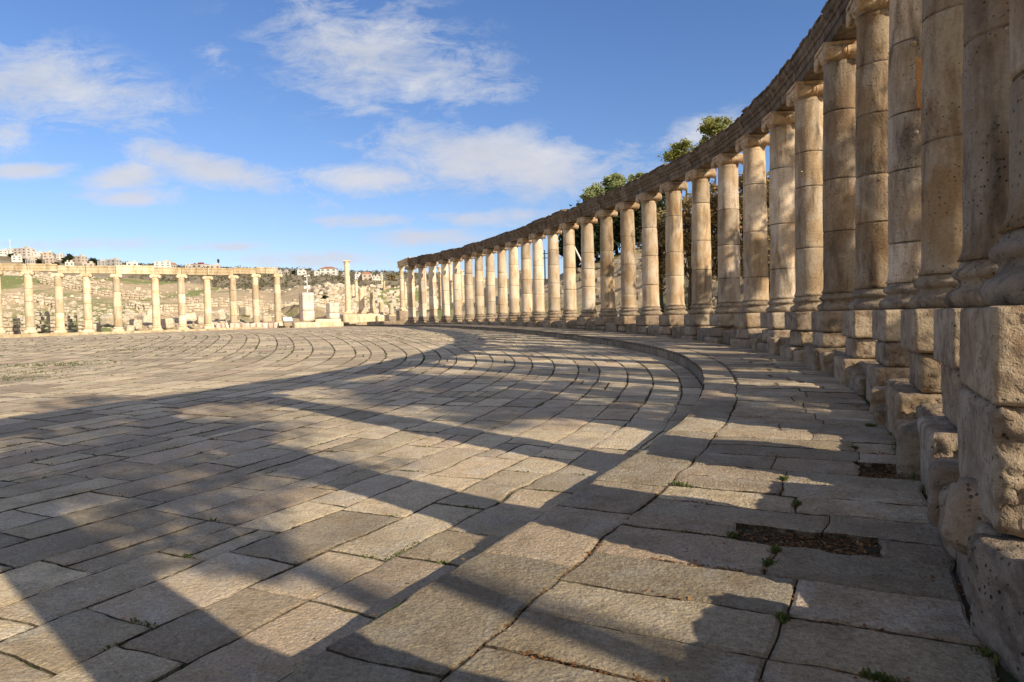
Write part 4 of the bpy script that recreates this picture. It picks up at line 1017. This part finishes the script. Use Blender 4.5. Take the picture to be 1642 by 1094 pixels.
# ------------------------------------------------------------------ trees
def leaf_cloud(centres, n, size, rs, flat=.0, aspect=.55):
    """centres: list of (c, radius vec); returns V,F of small leaf quads"""
    V_ = np.zeros((n*4, 3)); idx = rs.randint(0, len(centres), n)
    C_ = np.array([c[0] for c in centres])[idx]; Rr_ = np.array([c[1] for c in centres])[idx]
    d = rs.randn(n, 3); d /= np.linalg.norm(d, axis=1)[:, None]; rad_ = np.minimum(np.abs(rs.randn(n))*.55, 1.5)
    P = C_+d*Rr_*rad_[:, None]
    a = rs.randn(n, 3); a[:, 2] *= .7; a /= np.linalg.norm(a, axis=1)[:, None]
    b_ = np.cross(a, rs.randn(n, 3)); b_ /= np.linalg.norm(b_, axis=1)[:, None]
    s_ = size*(.6+.8*rs.rand(n))[:, None]; a = a*s_; b_ = b_*s_*aspect
    V_[0::4] = P-a-b_*.4; V_[1::4] = P+b_-a*.2; V_[2::4] = P+a+b_*.3; V_[3::4] = P-b_+a*.1
    F_ = np.arange(n*4).reshape(n, 4)
    return V_.tolist(), F_.tolist()
def make_tree(name, x, y, h, crown_r, crown_h, mat, lab, cat='tree', grp=None, leaves=5000, lsize=.16, clumps=22, seed=1, trunk_r=.2, z=None, lean=0., spread=1.0, clump_r=.34, bark=None):
    rs = np.random.RandomState(seed); pr = random.Random(seed)
    if z is None: z = float(terrain_h(np.array([x]), np.array([y]))[0])-.15
    root = link(name, None, None, (x, y, z)); tag(root, lab, cat, grp)
    tm = MB(); c0 = h-crown_h*.5; fork = max(.3, h-crown_h*.95)
    p = Vector((0, 0, 0)); r = trunk_r; segs = 5; topz = h-crown_h*.35
    for k in range(segs):
        q = Vector((lean*(k+1)/segs*h*.3+pr.uniform(-.06, .06)*h*.2, pr.uniform(-.06, .06)*h*.2, topz*(k+1)/segs)); tm.tube(p, q, r, r*.78, 8, k == 0); p = q; r *= .78
    cents = []
    ctr = Vector((lean*h*.3, 0, c0))
    for k in range(clumps):
        d = Vector(rs.randn(3)); d.normalize(); rr_ = rs.rand()**.4
        c = ctr+Vector((d.x*crown_r*rr_*.8, d.y*crown_r*rr_*.8, d.z*crown_h*.5*rr_*.85))
        cr = crown_r*clump_r*(.6+.7*rs.rand()); cents.append((tuple(c), (cr, cr, cr*.7*(crown_h/(2*crown_r))**.5)))
        st = Vector((lean*h*.15, 0, fork+(topz-fork)*rs.rand()*.7)); tm.tube(st, st.lerp(c, .55)+Vector((0, 0, -.05*h)), trunk_r*.28, trunk_r*.16, 5, False); tm.tube(st.lerp(c, .55)+Vector((0, 0, -.05*h)), c, trunk_r*.16, trunk_r*.05, 5, False)
    tm.build('trunk', bark or M_bark, root, smooth=True)
    v, f = leaf_cloud(cents, leaves, lsize, rs)
    link('crown', mesh('crown', v, f, mat), root)
    return root
# dark belt behind the colonnade
belt = [(926, 74, 352, 2.2), (946, 76, 330, 2.6), (968, 73, 318, 2.8), (992, 75, 314, 2.9), (1016, 72, 308, 3.0), (1040, 72, 303, 2.8)]
for k, (px, Y, h, cr) in enumerate(belt):
    x = (px-821)/1100*Y; h = (508-h)/1100*Y-float(terrain_h(np.array([x]), np.array([float(Y)]))[0])+.5
    make_tree('evergreen_tree', x, Y, h, cr, h*.92, M_cyp, 'dense dark evergreen, %s from the left in the belt behind the colonnade' % ordinal(k), grp='dark evergreens behind the colonnade', leaves=14000, lsize=.22, clumps=44, seed=k+10, clump_r=.42)
def crown_at(px, py, Y, rpx, hpx, mat, lab, seed, name='tree', leaves=15000, lsize=.13, grp=None, cat='tree', clumps=34, tr=.22, clump_r=.27):
    if Y > 200:
        Ys = np.arange(150, 690, 2.0); P_ = np.array([at(px, py+hpx*.9, Y_) for Y_ in Ys]); g_ = terrain_h(P_[:, 0], P_[:, 1]); hit = np.nonzero(g_ >= P_[:, 2])[0]; Y = float(Ys[hit[0]])-2 if len(hit) else Y
    c = at(px, py, Y); x, y = c[0], c[1]; z = float(terrain_h(np.array([x]), np.array([y]))[0])-.15
    ch = 2*hpx*Y/F; h = c[2]+ch/2-z
    return make_tree(name, x, y, h, rpx*Y/F, ch, mat, lab, cat, grp, leaves, lsize, clumps, seed, tr, z, clump_r=clump_r)
crown_at(956, 316, 80, 26, 20, M_green, 'light green treetop farthest left above the curved beam', 31)
crown_at(988, 300, 82, 26, 25, M_green, 'round light green treetop, highest of the three above the middle of the beam', 32)
crown_at(1022, 292, 84, 19, 16, M_green, 'small light green treetop, right of the round one', 33, leaves=6000)
crown_at(1098, 250, 78, 36, 28, M_pine, 'bushy pine crown above the beam, left of the highest pine', 34, 'pine_tree')
crown_at(1148, 220, 80, 34, 36, M_pine, 'highest pine crown rising above the beam', 35, 'pine_tree')
# autumn trees between the columns
for k, (px, py, Y, rp, hp) in enumerate([(1060, 400, 46, 30, 75), (1105, 370, 44, 34, 90), (1150, 360, 42, 36, 95), (1195, 360, 40, 34, 105), (1235, 350, 40, 34, 115), (1275, 330, 41, 36, 130)]):
    crown_at(px, py, Y, rp*1.2, hp, M_brown, 'reddish brown autumn tree, %s from the left, seen between the curved colonnade columns' % ordinal(k), 60+k, 'autumn_tree', 12000, .10, 'autumn trees behind the colonnade', clumps=40, tr=.16, clump_r=.36)
# big trees outside the picture on the right whose shade falls on the plaza
shade = [(9.3, -5.0, 10.4, 1.8, 3.4, 320), (15.6, .6, 13.5, 3.6, 6.5, 1500), (13.5, -6.5, 16.0, 3.8, 6.5, 2000), (19, 4.8, 13, 3.0, 6, 1100), (19.5, -14.5, 20.5, 3.6, 6.0, 1500), (18.5, 16.5, 12.0, 2.7, 7, 1500), (17.5, 28, 11.0, 2.4, 6, 1300), (21, -5, 17, 4.0, 7, 2400), (22, 9, 15, 2.6, 5, 1300)]
for k, (x, y, h, cr, ch, lv) in enumerate(shade):
    make_tree('pine_tree', x, y, h, cr, ch, M_pine, 'tall pine outside the picture on the right, number %s going clockwise' % ordinal(k), grp='pines beside the colonnade', leaves=lv*2, lsize=.135, clumps=20, seed=80+k, trunk_r=.2, clump_r=.34)
# small dark trees in the town
M_scr = M_cyp
for k, (px, py, Y, rp, hp, lab) in enumerate([(110, 414, 560, 7, 7, 'round dark tree among the hillside houses'), (104, 418, 555, 5, 5, 'small dark tree left of the round one on the hill'), (148, 419, 560, 7, 6, 'wide dark tree right of the white house row'), (158, 422, 565, 6, 5, 'low dark tree at the end of the house row'),
        (62, 420, 545, 5, 4, 'dark bush tree under the pink apartment block'), (20, 410, 560, 7, 4, 'dark tree at the far left of the town'), (471, 437, 600, 3, 2.6, 'tiny dark round tree on the ridge left of the lamp mast'), (42, 418, 540, 5, 4, 'dark tree below the long white building'), (90, 424, 540, 6, 3.5, 'flat dark tree above the far beam'), (630, 445, 300, 5, 6, 'brown domed tree behind the street columns'), (521, 478, 112, 6, 4, 'dark bush among the rubble right of the taller pier'), (1008, 0, 0, 0, 0, '')]):
    if Y: crown_at(px, py, Y, rp, hp, M_brown if 'brown' in lab else M_cyp, lab, 200+k, 'round_tree', 1500, .5 if Y > 200 else .12, clumps=14, tr=.25, clump_r=.45)
# scrub on the middle hill
rs = np.random.RandomState(5); V_ = []; F_ = []; cents = []
PX = rs.uniform(200, 760, 2600); YY = rs.uniform(300, 640, 2600); XX = (PX-821)/1100*YY; ZZ = terrain_h(XX, YY)
for x, y, z in zip(XX, YY, ZZ): cents.append(((x, y, z+1.0), (2.4, 2.4, 1.7)))
v, f = leaf_cloud(cents, 30000, .6, rs); o = link('scrub', mesh('scrub', v, f, M_scrub)); tag(o, 'olive scrub covering the dark middle hill', 'scrub', kind='stuff')

# ------------------------------------------------------------------ town
walls = [plain('wall_white', (.70, .67, .62), .8, .1, .4), plain('wall_cream', (.52, .44, .36), .8, .1, .4), plain('wall_pink', (.62, .55, .49), .8, .1, .4), plain('wall_grey', (.45, .44, .42), .85, .15, .4)]
M_win = plain('window_glass', (.16, .16, .17), .2, .1); M_red = plain('roof_red', (.28, .07, .06), .7, .15, .5); M_tile = plain('roof_tile', (.42, .2, .13), .8, .2, .5); M_flat = plain('roof_flat', (.55, .52, .47), .9, .15, .5)
def snap(px, py, Y0, Ya=150, Yb=690):
    Ys = np.arange(Ya, Yb, 2.0); P_ = np.array([at(px, py, Y_) for Y_ in Ys]); g_ = terrain_h(P_[:, 0], P_[:, 1]); hit = np.nonzero(g_ >= P_[:, 2])[0]
    return float(Ys[hit[0]]) if len(hit) else Y0
def house(px, ytop, ybot, wpx, Y, wm, lab, floors=2, roof='flat', rz_=.3):
    Y = snap(px, ybot, Y)-4
    b = at(px, ybot, Y); t_ = at(px, ytop, Y); h = t_[2]-b[2]; wd = wpx*Y/F; dp = wd*.75
    root = link('house', None, None, tuple(b), (0, 0, rz_)); tag(root, lab, 'house', 'houses of the hillside town')
    mb = MB(); mb.box((0, 0, h/2-2), (wd, dp, h+4)); mb.build('wall', walls[wm], root)
    if roof == 'hip':
        mb = MB(); mb.box((0, 0, h+.8), (wd*1.08, dp*1.08, 1.6), 0, .35); mb.build('roof', M_tile, root)
    else:
        mb = MB(); mb.box((0, 0, h+.12), (wd*1.02, dp*1.02, .24)); mb.box((wd*.2, 0, h+.9), (wd*.28, dp*.3, 1.4)); mb.tube((-wd*.25, 0, h+.2), (-wd*.25, 0, h+1.5), .55, .55, 8)
        mb.build('roof', M_red if roof == 'red' else M_flat, root)
    nw = max(2, int(wd/3.4))
    for fl in range(floors):
        z = h*(fl+.5)/floors
        for k in range(nw):
            x = -wd/2+wd*(k+.5)/nw
            mb = MB(); mb.box((x, -dp/2-.02, z), (wd/nw*.42, .12, h/floors*.46)); mb.build('window', M_win, root)
        for k in range(2):
            mb = MB(); mb.box((wd/2+.02, -dp/4+k*dp/2, z), (.12, dp*.2, h/floors*.42)); mb.build('window', M_win, root)
H_ = [(7, 402, 409, 12, 590, 0, 'long low white house at the far left of the skyline', 2, 'flat'), (20, 401.5, 409, 12, 585, 0, 'white house right of the long low one at far left', 2, 'flat'),
      (40, 399.5, 412, 24, 575, 2, 'pink apartment block, tallest on the left skyline', 3, 'flat'), (62, 406, 413, 14, 570, 0, 'white flat house right of the pink apartment block', 2, 'flat'), (78, 405.5, 414, 14, 570, 1, 'cream house left of the round dark tree', 2, 'flat'),
      (98, 409, 417, 10, 575, 0, 'white house touching the round dark tree on its left', 2, 'flat'), (128, 412, 421, 18, 570, 1, 'cream long house right of the round dark tree', 2, 'flat'), (28, 411, 419, 14, 550, 0, 'pale house in the second row under the pink block', 2, 'flat'),
      (56, 413, 421, 16, 548, 1, 'cream house in the second row', 2, 'flat'), (82, 414.5, 423, 13, 545, 1, 'tan house with dark windows above the far beam', 2, 'flat'), (48, 417, 424, 10, 535, 3, 'grey low house in the third row', 1, 'flat'),
      (112, 421, 427, 12, 545, 0, 'small white house under the round dark tree', 1, 'flat'), (143, 423, 429, 16, 545, 1, 'low cream building with hedge behind it', 1, 'flat'), (165, 419, 429, 12, 575, 3, 'grey apartment house with upright windows', 3, 'flat'), (183, 417, 427, 18, 580, 3, 'wide grey flat house right of the grey apartment house', 2, 'flat'),
      (212, 421.5, 428, 16, 600, 0, 'white house above the tall clean beam', 1, 'flat'), (262, 421, 431.5, 24, 590, 0, 'bright white three-storey house right of the tall beam', 3, 'flat'), (279, 425, 431, 8, 600, 3, 'small house with brown roof beside the three-storey house', 1, 'hip'),
      (318, 424.8, 431, 26, 600, 2, 'long dark red roofed shed on the ridge', 1, 'red'), (302, 426, 432, 10, 610, 3, 'grey house left of the red roofed shed', 1, 'flat'), (345, 426, 432, 16, 620, 1, 'faint cream houses right of the red roofed shed', 1, 'flat'),
      (448, 436, 440, 8, 640, 0, 'tiny white house right of the far colonnade end', 1, 'flat'), (459, 436, 440, 8, 640, 1, 'tiny cream house left of the dark ridge tree', 1, 'flat'), (483, 434.5, 440, 14, 640, 0, 'low white house left of the lamp mast top', 1, 'flat'),
      (512, 436, 441, 16, 640, 0, 'white wing left of the villa with red roof', 1, 'flat'), (528, 431.5, 441, 26, 635, 0, 'white villa with red hipped roof on the ridge', 2, 'hip'), (553, 440, 444, 8, 640, 0, 'small white house left of the tall lone column', 1, 'flat'),
      (574, 440.5, 446, 12, 640, 0, 'white house with chimney right of the tall lone column', 2, 'flat'), (588, 440, 446, 16, 645, 1, 'cream house with tiled roof behind the street columns', 1, 'hip'), (603, 444, 448, 12, 640, 0, 'white long house on the ridge near the brown tree', 1, 'flat'), (612, 441, 448, 4, 600, 0, 'narrow white tower house by the brown tree', 2, 'flat')]
for k, h_ in enumerate(H_): house(*h_[:7], floors=h_[7], roof=h_[8], rz_=[.35, .1, -.2, .5][k % 4])
# masts on the skyline
def mast(px, yt, yb, Y, r, lab, mat):
    b = at(px, yb, Y); t_ = at(px, yt, Y); mb = MB(); mb.tube((0, 0, -3), (0, 0, t_[2]-b[2]), r, r*.4, 6)
    root = link('radio_mast', None, None, tuple(b)); tag(root, lab, 'mast'); mb.build('pole', mat, root)
    mb = MB(); z = t_[2]-b[2]
    for q in (.72, .84, .94): mb.box((0, 0, z*q), (r*3, r*3, r*2.5))
    mb.build('antenna', mat, root)
mast(16.5, 384, 402, 590, .22, 'thin white radio mast at the far left', M_wp)
mast(350.5, 416, 431, 600, .45, 'dark radio mast right of the red roofed shed', M_dk)
b = at(874, 440, 95); t_ = at(874, 401, 95); root = link('utility_pole', None, None, tuple(b)); tag(root, 'thin dark utility pole seen behind the colonnade', 'utility pole')
mb = MB(); mb.tube((0, 0, -2), (0, 0, t_[2]-b[2]), .10, .07, 8); mb.build('pole', M_dk, root); mb = MB(); mb.box((0, 0, t_[2]-b[2]-.5), (1.4, .08, .1)); mb.box((0, 0, t_[2]-b[2]-1.1), (1.0, .08, .1)); mb.build('crossarm', M_dk, root)
a = at(917, 388, 58); b = at(935.5, 425, 58); mb = MB(); mb.tube((0, 0, 0), Vector(b-a), .07, .07, 10); mb.tube((0, 0, 0), Vector((a-b)*.06), .1, .08, 10); mb.tube(Vector(b-a), Vector((b-a)*1.06), .1, .12, 10)
o = mb.build('leaning_pole', M_wp, None, tuple(a)); tag(o, 'leaning white pole between two columns in front of dark trees', 'pole')

# ------------------------------------------------------------------ grass and leaves in the joints
def blades(pts, mat, name, lab, size, per, seed, spread=.014, flat=False):
    rs = np.random.RandomState(seed); P = np.repeat(np.array(pts), per, axis=0); n = len(P)
    P = P+np.stack([rs.randn(n)*spread, rs.randn(n)*spread, np.zeros(n)], 1)
    dsz = np.clip(np.hypot(P[:, 0], P[:, 1])/22, 1, 1.5); s_ = size*(.6+.8*rs.rand(n))*dsz
    az = rs.rand(n)*6.283; dirv = np.stack([np.cos(az), np.sin(az), np.zeros(n)], 1)
    up = np.stack([rs.randn(n)*.45, rs.randn(n)*.45, np.ones(n)*(0.15 if flat else 1)], 1)
    if flat: up = np.stack([-np.sin(az), np.cos(az), rs.randn(n)*.35], 1)
    a = dirv*(s_*.22)[:, None] if not flat else dirv*(s_*.55)[:, None]; b = up*s_[:, None]
    V_ = np.zeros((n*4, 3)); V_[0::4] = P-a; V_[1::4] = P+a; V_[2::4] = P+a*.5+b; V_[3::4] = P-a*.6+b*.9
    o = link(name, mesh(name, V_.tolist(), np.arange(n*4).reshape(n, 4).tolist(), mat)); tag(o, lab, name.replace('_', ' '), kind='stuff')
g_pts = []; l_pts = []
for (q0, q1, q3) in joint_pts:
    c = q0
    d = math.hypot(*c)
    if not in_view(c) or d > 60: continue
    for (A_, B_) in ((q0, q1), (q0, q3)):
        m = (np.array(A_)+np.array(B_))/2; v = fbm(np.array([[m[0]*.28, m[1]*.28, 2.]]), 3, 44)[0]
        pr_ = np.clip(.34+1.1*v, .10, .9) if d > 7 else .30
        if rnd.random() < pr_:
            L = math.hypot(B_[0]-A_[0], B_[1]-A_[1]); a0 = rnd.random()*.5; a1 = a0+rnd.uniform(.15, .5)
            for k in range(int(L*(a1-a0)*(60 if d < 9 else 26))):
                t_ = rnd.uniform(a0, min(1, a1)); g_pts.append((A_[0]+(B_[0]-A_[0])*t_, A_[1]+(B_[1]-A_[1])*t_, float(plaza_z(A_[1]+(B_[1]-A_[1])*t_))-.035))
        elif d < 9 and rnd.random() < .3:
            L = math.hypot(B_[0]-A_[0], B_[1]-A_[1])
            for k in range(int(L*30)):
                t_ = rnd.random(); l_pts.append((A_[0]+(B_[0]-A_[0])*t_, A_[1]+(B_[1]-A_[1])*t_, float(plaza_z(A_[1]))-.022))
for q in walk_j:
    if not in_view(q[0]) or math.hypot(*q[0]) > 11: continue
    for (A_, B_) in ((q[0], q[3]), (q[3], q[2]), (q[0], q[1])):
        if rnd.random() < .55:
            L = math.hypot(B_[0]-A_[0], B_[1]-A_[1]); a0 = rnd.random()*.4; a1 = min(1, a0+rnd.uniform(.2, .7))
            for k in range(int(L*(a1-a0)*110)):
                t_ = rnd.uniform(a0, a1); l_pts.append((A_[0]+(B_[0]-A_[0])*t_, A_[1]+(B_[1]-A_[1])*t_, float(walk_z(A_[1]))-.018+rnd.random()*.016))
        if rnd.random() < .09:
            a0 = rnd.random()*.9
            for k in range(30):
                t_ = min(1, a0+abs(rnd.gauss(0, .06))); g_pts.append((A_[0]+(B_[0]-A_[0])*t_, A_[1]+(B_[1]-A_[1])*t_, float(walk_z(A_[1]))-.02))
# weeds at the foot of the pedestals
for k in range(900):
    s_ = rnd.gauss(1.5, .12) if k % 3 else rnd.uniform(.2, 9); x, y = off(s_, rnd.uniform(.56, .72)); g_pts.append((float(x[0]), float(y[0]), float(walk_z(y[0]))-.02))
# weedy patches far left
for (px, py, n_) in ((110, 583, 260), (30, 605, 240), (60, 596, 120), (230, 560, 90), (300, 556, 80), (500, 640, 0)):
    p = ray(px, py); Y = 25.; 
    for _ in range(60): z = float(plaza_z(Y)); Y = .7*Y+.3*z*p[1]/p[2]
    c = p*(Y/p[1])
    for k in range(n_): g_pts.append((c[0]+rnd.gauss(0, 1.2), c[1]+rnd.gauss(0, .8), float(plaza_z(c[1]))-.02))
blades(g_pts, M_grass, 'joint_grass', 'short green grass growing in the paving joints', .035, 3, 4)
for k in range(4200):
    s_ = rnd.uniform(-.6, 3.2); d_ = rnd.choice([rnd.uniform(.74, .9), rnd.uniform(D0-KW-.03, D0-KW+.0), rnd.uniform(.7, 3.4)] if rnd.random() < .5 else [rnd.uniform(.72, .86)]); x, y = off(s_, d_); l_pts.append((float(x[0]), float(y[0]), float(walk_z(y[0]))-.022+rnd.random()*.012))
for (hx, hy) in ((2.15, 4.85), (3.8, 6.85)):
    for k in range(1500):
        lx, ly = hx+rnd.gauss(0, .3), hy+rnd.gauss(0, .22); l_pts.append((lx, ly, float(walk_z(ly))-.022-.06*math.exp(-((lx-hx)**2+(ly-hy)**2)/.16)+rnd.random()*.015))
blades(l_pts, M_fallen, 'fallen_leaves', 'dry brown leaves caught in joints and hollows', .018, 1, 6, .012, True)
